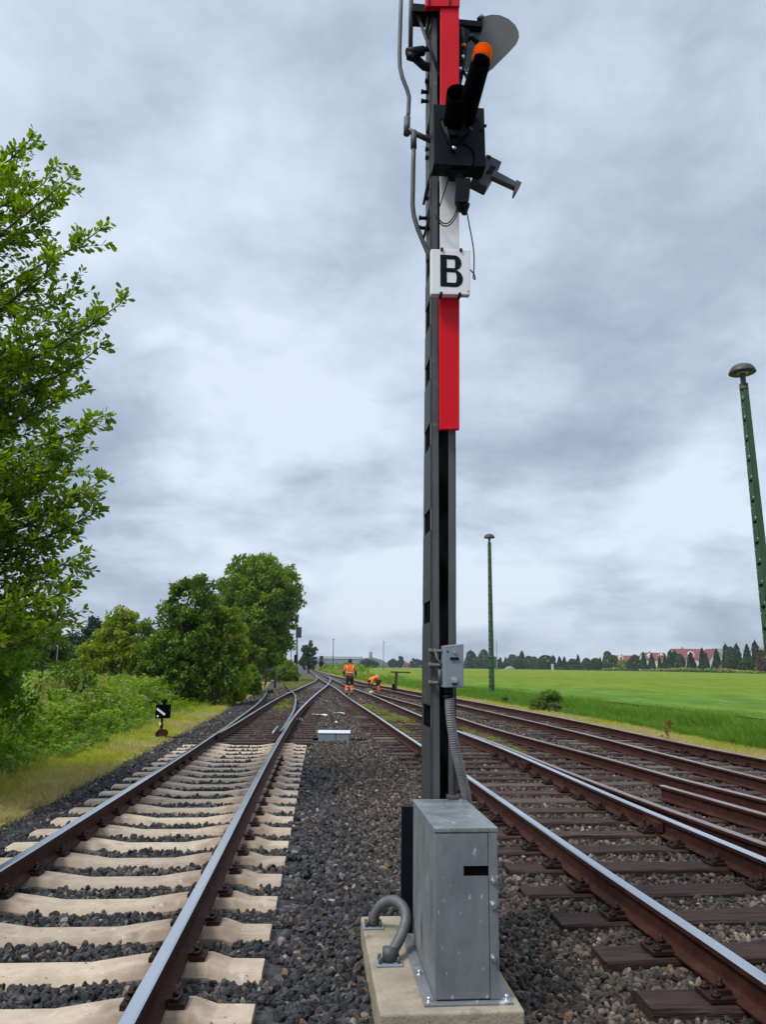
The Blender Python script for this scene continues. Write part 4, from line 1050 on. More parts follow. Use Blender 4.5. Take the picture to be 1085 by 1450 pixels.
# moss and low grass between the rails
MOSS = [src_blades('moss_tuft', M['moss'], 18, .6, .7, .05, 40+i, h=(.3,.9)) for i in range(3)]
def inpoly(P, poly):
    poly = np.array(poly); ok = np.zeros(len(P), bool); j = len(poly)-1
    for i in range(len(poly)):
        c = ((poly[i,1] > P[:,1]) != (poly[j,1] > P[:,1])) & (P[:,0] < (poly[j,0]-poly[i,0])*(P[:,1]-poly[i,1])/(poly[j,1]-poly[i,1]+1e-12)+poly[i,0])
        ok ^= c; j = i
    return ok
mp_pts = []
for poly, dens in (([(508,999),(520,997),(592,1022),(592,1036),(585,1026),(560,1018),(575,1030),(592,1048),(560,1030)], 60),
                   ([(648,1023),(690,1036),(724,1052),(752,1068),(728,1068),(700,1054),(648,1031)], 80),
                   ([(545,989),(592,1002),(592,1008),(560,998)], 18), ([(690,1016),(780,1036),(790,1042),(690,1021)], 7), ([(805,1040),(870,1062),(850,1064),(800,1046)], 14),
                   ([(650,1060),(690,1066),(690,1080),(650,1078)], 14), ([(715,1110),(735,1110),(735,1122),(715,1120)], 18), ([(375,1002),(404,990),(414,990),(414,1000),(408,1007),(385,1007)], 16),
                   ([(393,971),(402,973),(412,976),(440,966),(444,960),(425,958),(403,962)], 6), ([(377,984),(392,982),(376,992)], 12), ([(515,975),(528,976),(526,982),(519,980)], 8)):
    g = [un(x, y, 0) for x, y in poly]; xs = [q[0] for q in g]; ys = [q[1] for q in g]
    n = int((max(xs)-min(xs))*(max(ys)-min(ys))*dens*1.6); q = np.stack([RNG.uniform(min(xs),max(xs),n), RNG.uniform(min(ys),max(ys),n)],1)
    q = q[inpoly(q, g)]; q = q[vnoise(q, 2.2)+RNG.normal(0,.2,len(q)) > -.18]; mp_pts.append(q)
q = np.stack([RNG.uniform(-1,8,900), RNG.uniform(6,40,900)],1); q = q[(q[:,0] > RL(q[:,1])-.3) & (q[:,0] < RE(q[:,1])) & (vnoise(q, 1.6) > .30)]; mp_pts.append(q)
P = np.concatenate(mp_pts); sz = RNG.uniform(.035,.075,len(P))*(1+np.clip(P[:,1]-12,0,45)*.03)
print('moss', len(P)); n = len(P)
scatter('low_moss', np.column_stack([P, np.full(n,-.035)]), up(n,.25), np.repeat(sz[:,None],3,1)*np.array([1.3,1.3,1]), RNG.integers(0,3,n), MOSS)
# tall weeds on the left bank
WD = [src_blades('tall_grass', M['weed'], 26, .16, .45, .010, 60+i) for i in range(3)] + [src_leafy('leafy_weed', M['weed'], 70+i) for i in range(3)] + \
     [src_leafy('pale_weed', M['weed_y'], 80+i, 2, 22) for i in range(2)] + [src_plume('seed_grass', 90+i) for i in range(2)]
P = np.concatenate([band(lambda y: WB(y)-9, lambda y: WB(y)+.15, 7, 17, 26), band(lambda y: WB(y)-12, lambda y: WB(y)+.15, 17, 34, 15), band(lambda y: WB(y)-16, lambda y: WB(y)+.15, 34, 75, 5),
                    band(lambda y: RE(y)+1.4, lambda y: RE(y)+5, 75, 230, 1.2)])
e = WB(P[:,1]) - P[:,0]; e = np.where(P[:,0] > WB(P[:,1])+1, 1.2, e); hh = (.30 + .95*sstep((e+.1)/2.3))*RNG.uniform(.65,1.12,len(P))*(1+.18*vnoise(P, .9))
ps = vnoise(P, .7); kind = np.where((e < .9) | (RNG.random(len(P)) < .3), RNG.integers(0,3,len(P)), RNG.integers(0,6,len(P)))
kind = np.where((ps > .12) & (e > .8) & (RNG.random(len(P)) < .6), RNG.integers(6,10,len(P)), kind)
kind = np.where((e > 1.5) & (RNG.random(len(P)) < .10), RNG.integers(8,10,len(P)), kind)
hh = np.where(kind >= 8, hh*1.12, hh); n = len(P); wdt = np.clip(hh, .45, 1.1)*1.25*(1+np.clip(P[:,1]-17,0,60)*.012)
print('weeds', n)
scatter('tall_weeds', np.column_stack([P, np.full(n,-.13)]), up(n,.12), np.column_stack([wdt, wdt, hh]), kind, WD)
# the crop: a canopy sheet with blades standing out of it
CROP = [src_blades('crop_tuft', M['wheat'], 22, .30, .45, .022, 110+i, h=(.75,1.0)) for i in range(4)]
def crop_mat(name, stops, yl):
    m = mat(name, stops, .9, 0, .9, detail=10, nrough=.72, world=True, bump=1.0, bscale=9, stretch=(1,.30,1), spec=.05)
    return m
fn0, fn1 = un(655, 967.5, .40), un(1085, 985, .40)      # the track mark that divides near and far crop
sl = (fn1[0]-fn0[0])/(fn1[1]-fn0[1])
TL = lambda y: fn0[0] + sl*(np.asarray(y, float)-fn0[1])
crop_n = crop_mat('crop_canopy', [(0.34,(.052,.120,.014)),(0.5,(.092,.178,.020)),(0.66,(.150,.225,.030))], 0)
crop_f = crop_mat('far_crop_canopy', [(0.34,(.082,.142,.012)),(0.5,(.135,.195,.016)),(0.66,(.215,.240,.022))], 0)
def field(name, outline, m, z):
    mb = MB(); mb.add([(x, y, z) for x, y in outline], [list(range(len(outline)))]); o = mb.build(name, m, recalc=False); o['kind'] = 'structure'; return o
ein = lambda y: float(EW(y))+1.5
ysn = [6,9,12,15,18,21,25,30,36,44,55,70,90,120,160,200,235]
yx = 60.0
while ein(yx) < float(TL(yx)): yx += .25                # where the mark meets the verge
field('field', [(ein(y), y) for y in ysn if y < yx-2] + [(ein(yx-.5), yx-.5)] + [(float(TL(y))-.12*y/38, y) for y in (50, 40, 30, 20, 10)], crop_n, .40)
field('far_field', [(ein(yx+.5), yx+.5)] + [(ein(y), y) for y in ysn if y > yx+2] + [(-25, 330), (-10, 620), (210, 520), (420, 262), (420, 10)] + [(float(TL(y))+.12*y/38, y) for y in (10, 20, 30, 40, 50)], crop_f, .38)
mb = MB()
P = np.concatenate([band(lambda y: EW(y)-.10, lambda y: EW(y)+2.0, 9, 24, 120), band(lambda y: EW(y)-.1, lambda y: EW(y)+2.2, 24, 48, 50), band(EW, lambda y: EW(y)+2.5, 48, 95, 12), band(EW, lambda y: EW(y)+3, 95, 230, 3)])
Q = np.concatenate([band(lambda y: EW(y)+1.2, lambda y: EW(y)+22, 10, 24, 42), band(lambda y: EW(y)+1.2, lambda y: EW(y)+34, 24, 50, 22), band(lambda y: EW(y)+1.2, lambda y: EW(y)+45, 50, 100, 5)])
e = P[:,0]-EW(P[:,1]); h1 = (.26+.34*sstep((e+.1)/.9))*RNG.uniform(.75,1.15,len(P))*(1+.22*vnoise(P,1.3)); h2 = .55*RNG.uniform(.85,1.06,len(Q))
dm = np.abs(Q[:,0]-TL(Q[:,1])); okq = dm > .02*Q[:,1]; Q = Q[okq]; h2 = h2[okq]
PP = np.concatenate([P,Q]); hh = np.concatenate([h1,h2]); n = len(PP); wdt = np.clip(hh,.4,1)*(1+np.clip(PP[:,1]-16,0,80)*.02)*.9
print('crop', n)
scatter('crop_blades', np.column_stack([PP, np.full(n,-.10)]), up(n,.10), np.column_stack([wdt,wdt,hh]), RNG.integers(0,4,n), CROP)
# ---------------------------------------------------------------- trees
def place(px, py, z=-.12):
    x, y = un(px, py, z); return (x, y, z)
def px_at(px, Y, py=945):
    p = at(px, py, Y); return p.x
def hgt(px, py, Y): return at(px, py, Y).z + .12
# the near tree whose branches reach in from the left edge
def near_tree():
    rg = np.random.default_rng(21)
    base = (-6.9, 9.6, -.12); t = thing('leafy_tree', 'tall tree at the left edge with leafy branches reaching out over the weeds', 'tree', base)
    hT = 7.6; mb = MB(); tp = [Vector((.05*math.sin(k*1.3), .06*math.cos(k), -.3+(hT+.3)*k/9)) for k in range(10)]
    mb.tube(tp, [.17*(1.2-1.05*k/9) for k in range(10)], 10); 
    tips = [(40,200,9.2),(98,252,8.9),(141,326,8.8),(62,395,9.0),(170,430,8.7),(141,492,8.9),(78,535,9.2),(111,552,9.0),(143,590,8.8),(86,660,9.1),(139,684,8.8),(135,727,9.0),(104,763,9.2),(110,785,8.9),(98,836,9.0),(62,812,9.3),(84,868,9.5)]
    ends = [at(x, y, Y) for x, y, Y in tips]; main = len(ends)
    for x, y in ((22,232),(60,262),(70,300),(100,352),(36,330),(96,420),(120,448),(60,455),(118,470),(100,512),(58,520),(82,556),(66,600),(112,612),(100,640),(64,640),(108,705),(78,720),(112,742),(70,760),(84,800),(50,785),(72,842),(50,850),(40,700),(44,580),(40,500),(40,410),(24,280),(80,880),(60,900),(95,668)):
        ends.append(at(x, y, rg.uniform(8.6, 10.2)))
    for k in range(105):
        px = rg.uniform(-330, 46); py = rg.uniform(245, 905); ends.append(at(px - max(0, 420-py)*.22, py, rg.uniform(8.4, 11.2)))
    C = []; Ax = []; Sz = []
    B0 = Vector(base)
    def leafy(a, b, n, s=.050):
        d = (b-a); L_ = d.length; dn = d.normalized()
        for i in range(n):
            q = a + d*((i+rg.random())/n)
            o = Vector(rg.normal(0,1,3)); o = (o - dn*o.dot(dn)).normalized()
            ax = (o*.8 + dn*.75 + Vector((0,0,-.15))).normalized()
            C.append(q + ax*s*1.2); Ax.append(ax); Sz.append(s*rg.uniform(.7,1.25))
    def path(a, b, sag, n):
        return [a.lerp(b, k/n) + Vector((0,0,-sag*4*(k/n)*(1-k/n))) + (Vector(rg.normal(0,.022,3)) if 0 < k < n else Vector()) for k in range(n+1)]
    for i, e in enumerate(ends):
        e = e - B0; zt = max(.9, min(hT-.4, e.z - rg.uniform(.5,1.3)*min(1.2, math.hypot(e.x,e.y)*.45)))
        k = (zt+.3)/(hT+.3)*9; k0 = int(min(8,k)); a = tp[k0].lerp(tp[k0+1], k-k0)
        P = path(a, e, (e-a).length*.06, 9); r0 = .030 if i < main else .022
        mb.tube(P, [r0*(1.08-q/9)+.0035 for q in range(10)], 6, caps=False)
        # twigs along the outer two thirds
        for j in range(2, 10):
            p = P[j]; d = (P[min(j+1,9)]-P[j-1]).normalized(); nt_ = 4 if j < 9 else 3
            for q in range(nt_):
                o = Vector(rg.normal(0,1,3)); o = (o - d*o.dot(d)).normalized(); ln = rg.uniform(.16,.42)*(1.15-.7*(j/9)) if i < main else rg.uniform(.22,.55)
                tip = p + (d*.85 + o*.75 + Vector((0,0,.10))).normalized()*ln
                mb.tube([p, p.lerp(tip,.5)+Vector((0,0,.01)), tip], [.006,.0042,.002], 4, caps=False)
                leafy(p.lerp(tip,.2), tip, max(7, int(ln*46)))
        leafy(P[4], P[9], 50); leafy(P[8], e + (e-P[8])*.25, 14)
    mb.build('trunk', M['bark'], t)
    C = np.array(C); A = np.array(Ax); S = np.array(Sz)[:,None]; n = len(C)
    Bv = np.cross(A, np.array([0,0,1.])+rg.normal(0,.55,(n,3))); Bv /= np.linalg.norm(Bv,axis=1)[:,None]
    Nn = np.cross(A, Bv)
    # obovate leaf of two folded halves
    V = np.empty((n,6,3)); V[:,0] = C-A*S; V[:,1] = C+Bv*S*.40-A*S*.1+Nn*S*.10; V[:,2] = C+Bv*S*.44+A*S*.5+Nn*S*.12; V[:,3] = C+A*S; V[:,4] = C-Bv*S*.44+A*S*.5+Nn*S*.12; V[:,5] = C-Bv*S*.40-A*S*.1+Nn*S*.10
    b = np.arange(n)[:,None]*6; Fq = np.concatenate([b+np.array([[0,1,2,3]]), b+np.array([[0,3,4,5]])])
    np_mesh('crown', V.reshape(-1,3), Fq, M['leaf_near'], t, tint=np.repeat(np.clip(rg.normal(.45,.25,n),0,1),6)); print('near leaves', n)
near_tree()
def simple_tree(name, label, cat, loc, lobes, m, clumps, per, cr, size, th, tr, seed, group=None, forks=5, **k):
    rg = np.random.default_rng(seed); t = thing(name, label, cat, loc, 0, group)
    crown('crown', t, m, lobes, clumps, per, cr, size, rg, **k); trunk(t, th, tr, forks, rg); return t
# bushes under the near tree
simple_tree('leafy_bush', 'bright green bush filling the left edge below the near tree', 'bush', (-7.0, 11.6, -.12),
            [(0,0,1.2,1.75,1.4,1.3),(.55,-.2,1.9,1.2,1.0,.95),(-1.2,.3,1.8,1.5,1.4,1.4),(1.0,.1,.8,.9,.9,.8)], M['leaf_bush'], 330, 70, .26, .045, 1.6, .06, 31)
simple_tree('leafy_bush', 'low dark bush among the weeds in front of the street lamp', 'bush', (px_at(90,22), 22, -.12),
            [(0,0,.8,.9,.9,.8)], M['leaf_dark'], 70, 60, .25, .06, .8, .04, 32)
# mid-distance trees
Yd = 33.0; xd = px_at(268, Yd); 
simple_tree('dark_green_tree', 'dense dark green tree between the yellow tree and the tall tree', 'tree', (xd, Yd, -.12),
            [(0,0,2.2,1.75,1.7,2.0),(-.15,.1,4.15,1.05,1.1,1.5),(-.95,.0,1.7,1.0,1.2,1.4),(1.1,0,1.9,.95,1.2,1.6),(.25,-.3,1.2,1.6,1.3,1.2)], M['leaf_dark'], 520, 85, .34, .085, 3.6, .13, 33)
simple_tree('yellow_bush', 'tall yellowish shrub leaning on the right side of the dark green tree', 'bush', (px_at(333,33.6), 33.6, -.12),
            [(0,0,1.3,.62,.8,1.35),(-.2,0,2.6,.60,.7,1.0),(-.5,-.2,3.5,.5,.6,.55)], M['leaf_yellow'], 120, 70, .26, .075, 2.0, .05, 34)
Yb = 82.0; xb = px_at(364, Yb); kb = 82/52
simple_tree('tall_green_tree', 'tallest tree behind the dark green tree, mid green with an uneven round crown', 'tree', (xb, Yb, -.12),
            [tuple(v*kb*(.92 if i_ in (2, 5) else 1) for i_, v in enumerate(l)) for l in [(0,0,5.2,2.30,2.4,3.5),(-.6,0,6.9,1.9,1.9,2.2),(1.0,0,6.1,1.75,1.8,2.1),(-1.6,.2,4.6,1.4,1.6,2.3),(.75,0,3.0,1.20,1.6,2.2),(.3,-.3,2.0,1.9,1.5,1.6),(.1,0,7.9,1.2,1.2,1.15),(1.5,0,7.4,.7,.8,.8)]],
            M['leaf_big'], 760, 80, .74, .175, 9.5, .34, 35)
Yy = 38.0
simple_tree('yellow_tree', 'yellow-green young tree with loose top behind the tall weeds', 'tree', (px_at(165,Yy), Yy, -.12),
            [(0,0,1.8,1.5,1.3,1.5),(.15,0,3.1,.95,.9,1.2),(-1.2,0,1.5,1.0,1.0,1.2),(1.1,0,1.7,.9,1.0,1.2),(.3,0,3.9,.45,.5,.55),(-.6,0,3.0,.6,.7,.8)], M['leaf_yellow'], 330, 60, .28, .085, 2.6, .08, 36)
# dark trees at the back left
for i, (px, top, Y, hw, m, sd, lab) in enumerate(((58,868,62,30,'leaf_dark',41,'dark tree at the back left, partly behind the near tree'),
        (98,896,80,20,'leaf_far',42,'grey-green tree in the gap behind the street lamp'),
        (128,868,72,20,'leaf_conifer',43,'dark pine with a pointed top behind the yellow-green tree'),
        (200,878,66,22,'leaf_dark',44,'dark tree in the gap between the yellow and the dark green tree'),
        (20,860,58,34,'leaf_dark',45,'dark tree behind the near tree at the left edge'))):
    x = px_at(px, Y); h = hgt(px, top, Y); rw = hw*Y/1100
    simple_tree('background_tree', lab, 'tree', (x, Y, -.12), [(0,0,h*.42,rw,rw,h*.42),(.1,0,h*.72,rw*.62,rw*.62,h*.28),(-rw*.5,0,h*.3,rw*.8,rw*.8,h*.32),(rw*.5,0,h*.35,rw*.7,rw*.7,h*.33)],
                M[m], 190, 60, .55, .16, h*.6, .16, sd, 'dark trees at the back left')
# bushes and trees along the line further on
for i, (px, top, Y, hw, m, sd, lab, nm) in enumerate(((405,935,78,15,'leaf_big',51,'green bush behind the black post at the end of the siding','leafy_bush'),
        (352,945,44,12,'leaf_bush',52,'low bush at the foot of the tall green tree, near the grass strip','leafy_bush'),
        (388,930,92,20,'leaf_big',53,'green bush right of the tall tree trunk','leafy_bush'))):
    x = px_at(px, Y); h = hgt(px, top, Y); rw = hw*Y/1100
    simple_tree(nm, lab, 'bush', (x, Y, -.12), [(0,0,h*.45,rw,rw,h*.5),(rw*.4,0,h*.35,rw*.8,rw*.8,h*.4)], M[m], 110, 60, .35, .10, h*.5, .05, sd)
Yf = 165; xf_ = px_at(437, Yf)
simple_tree('round_tree', 'lone round tree far down the line beyond the light signal', 'tree', (xf_, Yf, -.12),
            [(0,0,3.6,1.6,1.6,1.6),(.15,0,5.3,1.35,1.3,1.15),(-.55,0,4.9,.9,1,.9),(-.75,0,2.3,1.1,1.2,1.3),(.6,0,2.0,.9,1.0,1.3)], M['leaf_far'], 130, 45, .45, .22, 3.0, .2, 55)
# shrub and dock plants at the edge of the crop
simple_tree('leafy_bush', 'brownish green bush at the crop edge behind the two-legged stand', 'bush', (px_at(776,31.5), 31.5, -.12),
            [(0,0,.42,.46,.4,.40),(-.35,0,.30,.36,.35,.28)], leaf_mat('brownish_bush_leaf', (.05,.12,.012), (.11,.20,.02), (.22,.22,.04), .35), 90, 60, .17, .055, .5, .03, 56)
simple_tree('dry_dock', 'reddish brown dock plant on the verge at the crop edge', 'weed', (px_at(941,18.8), 18.8, -.10),
            [(0,0,.34,.07,.07,.16),(.09,0,.44,.07,.07,.09),(-.08,0,.20,.07,.07,.10)], leaf_mat('dry_dock_seed', (.09,.035,.012), (.17,.07,.02), (.25,.14,.04), .2), 20, 26, .05, .015, .38, .010, 57, forks=3)
# row of trees beyond the field
def Yrow(px): return 560 - (px-650)/435*300
G = 'trees in a row beyond the field'
def small_crown(kind, seed):
    rg = np.random.default_rng(seed); n = 1500
    z = rg.random(n)**(.85 if kind == 'cone' else .9)
    if kind == 'cone': r = .5*(1-z)**.75*(.35+.65*np.minimum(1, z*8))
    elif kind == 'column': r = .5*np.sqrt(np.clip(1-(2*z-.9)**4,0,1))*(1-.35*z)
    else: r = .5*np.sqrt(np.clip(1-(2*z-1)**2,0,1))
    a = rg.uniform(0, 6.28, n); ph = rg.uniform(0,6.28,4); r = r*(.86+.14*np.sin(a*3+ph[0]+z*9))*(.55+.45*rg.random(n)**.4)
    C = np.stack([r*np.cos(a), r*np.sin(a), .07+.93*z], 1)
    out = np.stack([np.cos(a), np.sin(a), rg.uniform(-.2,.6,n)],1)
    V, Fq = leaves(C, .062, out, rg, .6); return V, Fq, np.repeat(np.clip(rg.normal(.45,.25,n),0,1),4)
PROTO = {}
for kind, mm in (('cone','leaf_conifer'),('column','leaf_conifer'),('round','leaf_far'),('yellow','leaf_yellow'),('red','dock')):
    V, Fq, tt = small_crown('round' if kind in ('yellow','red') else kind, len(PROTO)+200)
    m_ = leaf_mat('copper_leaf', (.06,.025,.02), (.11,.05,.035), (.16,.09,.05), .2) if mm == 'dock' else M[mm]
    PROTO[kind] = (V, Fq, tt, m_)
PM = {}
def row_tree(px, top, w_, kind, label, Y=None):
    Y = Y or Yrow(px); x = px_at(px, Y); h = hgt(px, top, Y); wd = 1.22*w_*Y/1100
    t = thing('field_tree', label, 'tree', (x, Y, -.12), 0, G)
    if kind not in PM:
        V, Fq, tt, m_ = PROTO[kind]; c = np_mesh('crown', V, Fq, m_, t, tint=tt)
        tk = MB().tube([(0,0,-.02),(0,0,.10),(0,0,.3)], [.055,.045,.03], 7).build('trunk', M['bark'], t); PM[kind] = (c.data, tk.data)
    else:
        c = bpy.data.objects.new('crown', PM[kind][0]); link(c); c.parent = t
        tk = bpy.data.objects.new('trunk', PM[kind][1]); link(tk); tk.parent = t
    t.scale = (wd, wd, h); t.rotation_euler = (0, 0, float(RNG.uniform(0, 6.28)))
WORD = {'cone':'pointed dark conifer','column':'slim columnar conifer','round':'round dark green tree','yellow':'yellow-green bush','red':'copper-leaved tree'}
ROW = [(667,921,17,'column','left of the green lamp mast, tallest in that clump'),(676,930,14,'round','just left of the green lamp mast, low'),(685.5,920,13,'round','close left of the green lamp mast, tall'),
 (691,930,12,'round','hidden behind the green lamp mast'),(701,930,11,'round','between the two masts at mid-field'),(709,931,10,'cone','right of the thin grey pole'),(716.5,931,9,'cone','second right of the thin grey pole'),(726,927,14,'round','third right of the thin grey pole, rounder'),
 (737,929,18,'round','below the spindly treetop'),(740,921.5,8,'column','spindly one that sticks out above its neighbours'),(749,929,13,'round','above the grey heap'),(757,930,13,'round','right of the grey heap'),
 (765,936,14,'round','low one left of the broad tree'),(773,928,21,'round','broad one at mid-field'),(784,928,9,'column','behind the small white post'),(793,930,12,'cone','right of the small white post'),(800,930,10,'cone','second right of the small white post'),
 (811,933,14,'round','low one before the lone conifer'),(819.5,927.5,10,'cone','lone sharp conifer left of the little red house'),(831,932,12,'round','left of the little red house'),(845,932,14,'round','right of the little red house'),(851,931,8,'cone','thin one right of the little red house'),
 (861.5,922.5,13,'round','tall one left of the terrace with the red roof'),(870,928,12,'round','in front of the left end of the red terrace'),(885,934.5,17,'yellow','in front of the red terrace'),(893,934,9,'round','small one by the yellow-green bush'),(900.5,927.5,14,'round','in front of the right end of the red terrace'),
 (912.5,924,12,'cone','between the two red roofed houses'),(924,925,12,'cone','in front of the middle house, left one'),(935.5,927,8,'cone','in front of the middle house, slim one'),(942.5,926.5,9,'cone','in front of the middle house, right one'),
 (950.7,921,11,'column','tallest left of the big red roof'),(957,921,9,'column','close left of the big red roof'),(964.5,926,12,'round','with a bare trunk, left of the big red roof'),(979.5,924,16,'cone','in front of the big red roof, left one'),
 (996.5,918.5,15,'cone','in front of the big red roof, tallest one'),(1001.5,924,10,'cone','in front of the big red roof, close to the tallest one'),(1016.5,920,16,'cone','in front of the white gable wall'),(1026,940,12,'yellow','low at the foot of the white gable wall'),
 (1030,912,11,'column','tall left one of the clump right of the gable'),(1037,916.5,15,'round','middle of the clump right of the gable'),(1046,911.5,11,'column','tall right one of the clump right of the gable'),(1042.5,926,22,'round','broad low one of the clump right of the gable'),
 (1060.5,913.5,18,'cone','second from the right edge'),(1062,930.5,23,'round','broad one on a bare trunk near the right edge'),(1072.5,907.5,12,'column','tallest near the right edge'),(1081,921,14,'red','at the right edge'),(1079.5,936,16,'yellow','at the right edge, low')]
for px, top, w_, kind, where in ROW: row_tree(px, top, w_, kind, WORD[kind] + ' ' + where)
def strip_hedge(name, label, pts, h, dp, m, per_m, size, seed):
    rg = np.random.default_rng(seed); Cs = []
    for (a, b) in zip(pts[:-1], pts[1:]):
        a = np.array(a); b = np.array(b); L_ = np.linalg.norm(b-a); n = int(L_*per_m); t = rg.random((n,1)); q = a+(b-a)*t
        Cs.append(np.column_stack([q + rg.normal(0,dp,(n,2)), -.1 + h*rg.random(n)**.8*(.75+.25*np.sin(q[:,0]*.7))]))
    C = np.concatenate(Cs); V, Fq = leaves(C, size, None, rg, .7)
    return props(np_mesh(name, V, Fq, m, tint=np.repeat(rg.random(len(C)),4)), label, 'hedge')
hp = [(px_at(p, Yrow(p)-8), Yrow(p)-8) for p in (655, 720, 800, 880, 960, 1040, 1110)]
strip_hedge('low_hedge', 'low dark hedge along the far edge of the green field', hp, 1.5, .5, M['leaf_far'], 10, .42, 61)
hp2 = [(px_at(p, Yrow(p)-3), Yrow(p)-3) for p in (850, 920, 1000, 1110)]
strip_hedge('distant_wood', 'dark band of low trees behind the row at mid-field', [(px_at(q, Yrow(q)+14), Yrow(q)+14) for q in (640, 700, 760, 820, 868)], 5.2, 1.6, M['leaf_conifer'], 34, .75, 65)
strip_hedge('tall_grass_strip', 'pale strip of tall grass behind the low hedge below the conifers', hp2, 2.2, .8, M['weed_y'], 10, .40, 62)
strip_hedge('distant_hedge', 'bushy green hedge between the far tracks and the field', [(px_at(p, Y), Y) for p, Y in ((512,150),(490,175),(475,200),(455,240))], 2.2, 1.1, M['leaf_big'], 24, .30, 63)
strip_hedge('distant_hedge', 'long dark hedge at the far end of the field left of the mast', [(px_at(p, Y), Y) for p, Y in ((505,640),(560,630),(610,620),(660,590))], 2.0, 1.2, M['leaf_far'], 8, .6, 64)
for i, (px, top, Y, hw, lab) in enumerate(((519,934.5,560,8,'round tree on the low hill, left one'),(529,936,560,7,'round tree on the low hill, right one'),(557,934,600,7,'round tree beside the distant red roofs'),(568,929.5,600,3,'slim tree that sticks out above the distant red roofs'),(590,933,600,10,'dark tree at the edge of the mast'))):
    x = px_at(px, Y); h = hgt(px, top, Y); rw = hw*Y/1100
    simple_tree('distant_tree', lab, 'tree', (x, Y, -.12), [(0,0,h*.55,rw,rw,h*.45)], M['leaf_conifer'], 60, 40, 1.2, .5, h*.5, .3, 70+i, 'trees on the distant skyline', forks=2)

# ---------------------------------------------------------------- hills and distant buildings
hm = mat('wooded_hill', [(0.3,(.03,.055,.05)),(0.6,(.05,.08,.07)),(0.8,(.075,.105,.10))], .95, 0, .03, world=True, detail=8)  # bluish tint of distance haze is put into the hill colour
mb = MB(); prof = [(-400,938.5),(150,937.5),(300,937),(430,937),(495,936),(506,933.2),(520,931.0),(530,931.2),(540,934),(548,938),(620,939.5),(760,941.5),(1200,946)]
vs = []; Yh = 950
for px, py in prof: p = at(px, py, Yh); vs += [(p.x, Yh, -.2), (p.x, Yh+25, max(1, p.z)*.8), (p.x, Yh+60, max(1.2, p.z*1.04)), (p.x, Yh+400, -.2)]
fs = [(i*4+k, (i+1)*4+k, (i+1)*4+k+1, i*4+k+1) for i in range(len(prof)-1) for k in range(3)]
mb.add(vs, fs, 0, True); mb.build('hills', hm)['kind'] = 'structure'
M['roof_red'] = mat('red_roof_tiles', [(0.3,(.15,.036,.032)),(0.7,(.21,.056,.048))], .8, 0, .8, detail=3)
M['wall_white'] = mat('rendered_wall', [(0.3,(.55,.52,.47)),(0.7,(.66,.63,.58))], .9, 0, 1)
M['wall_brick'] = mat('brick_wall', [(0.3,(.20,.085,.055)),(0.7,(.28,.13,.08))], .9, 0, 2)
M['roof_grey'] = mat('grey_roof', [(0.3,(.12,.125,.13)),(0.7,(.19,.195,.20))], .7, 0, 1)
M['glass'] = mat('window_glass', [(0.3,(.02,.025,.03)),(0.7,(.04,.05,.06))], .1, 0, 3)
def house(name, label, px0, px1, yr, ye, Y, dp, roof, wall, gable_right=True, dormers=0, wins=3, yaw=0.0, chim=1, cat='house', group=None):
    p0 = at(px0, 945, Y); p1 = at(px1, 945, Y); L_ = (p1.x-p0.x); hr = hgt((px0+px1)/2, yr, Y); he = hgt((px0+px1)/2, ye, Y)
    t = thing(name, label, cat, ((p0.x+p1.x)/2, Y, -.12), yaw, group); l = L_/2
    MB().prism([(-l,0,0),(-l,dp,0),(-l,dp,he),(-l,dp/2,hr-.15),(-l,0,he)], (L_,0,0)).build('wall', wall, t)
    rf = MB(); sl_ = (hr-he)/(dp/2); o_ = .35
    for sgn in (0, 1):
        y0 = -o_ if sgn == 0 else dp+o_; z0 = he - o_*sl_
        rf.prism([(-l-.3,y0,z0),(-l-.3,dp/2,hr),(-l-.3,dp/2,hr+.22),(-l-.3,y0,z0+.22)], (L_+.6,0,0))
    r_ = rf.build('roof', roof, t)
    for c in range(chim): MB().box((-l*.3+c*l*.8-.3, dp/2-.3, hr-.2), (-l*.3+c*l*.8+.3, dp/2+.3, hr+.9)).build('chimney', M['wall_brick'], r_)
    for d in range(dormers):
        xc = -l + L_*(d+.5)/dormers; zc_ = he + (hr-he)*.30; yc = dp/2*.30
        dm = MB().prism([(xc-1.3,yc-.8,zc_-.3),(xc+1.3,yc-.8,zc_-.3),(xc+1.3,yc-.8,zc_+1.2),(xc,yc-.8,zc_+2.2),(xc-1.3,yc-.8,zc_+1.2)], (0,2.6,0)).build('dormer', wall, t)
        MB().box((xc-.5,yc-.86,zc_),(xc+.5,yc-.81,zc_+1.1)).build('window', M['glass'], dm)
    for k in range(wins):
        xc = -l + L_*(k+.5)/wins
        f = MB().box((xc-.65,-.06,he*.35),(xc+.65,-.005,he*.35+1.5)).build('window', M['wall_white'], t)
        MB().box((xc-.55,-.075,he*.35+.1),(xc+.55,-.062,he*.35+1.4)).build('pane', M['glass'], f)
    return t
house('red_roofed_house', 'big house with a long red roof and white walls behind the conifers', 961, 1005, 919, 933, 372, 14, M['roof_red'], M['wall_white'], dormers=1, wins=5)
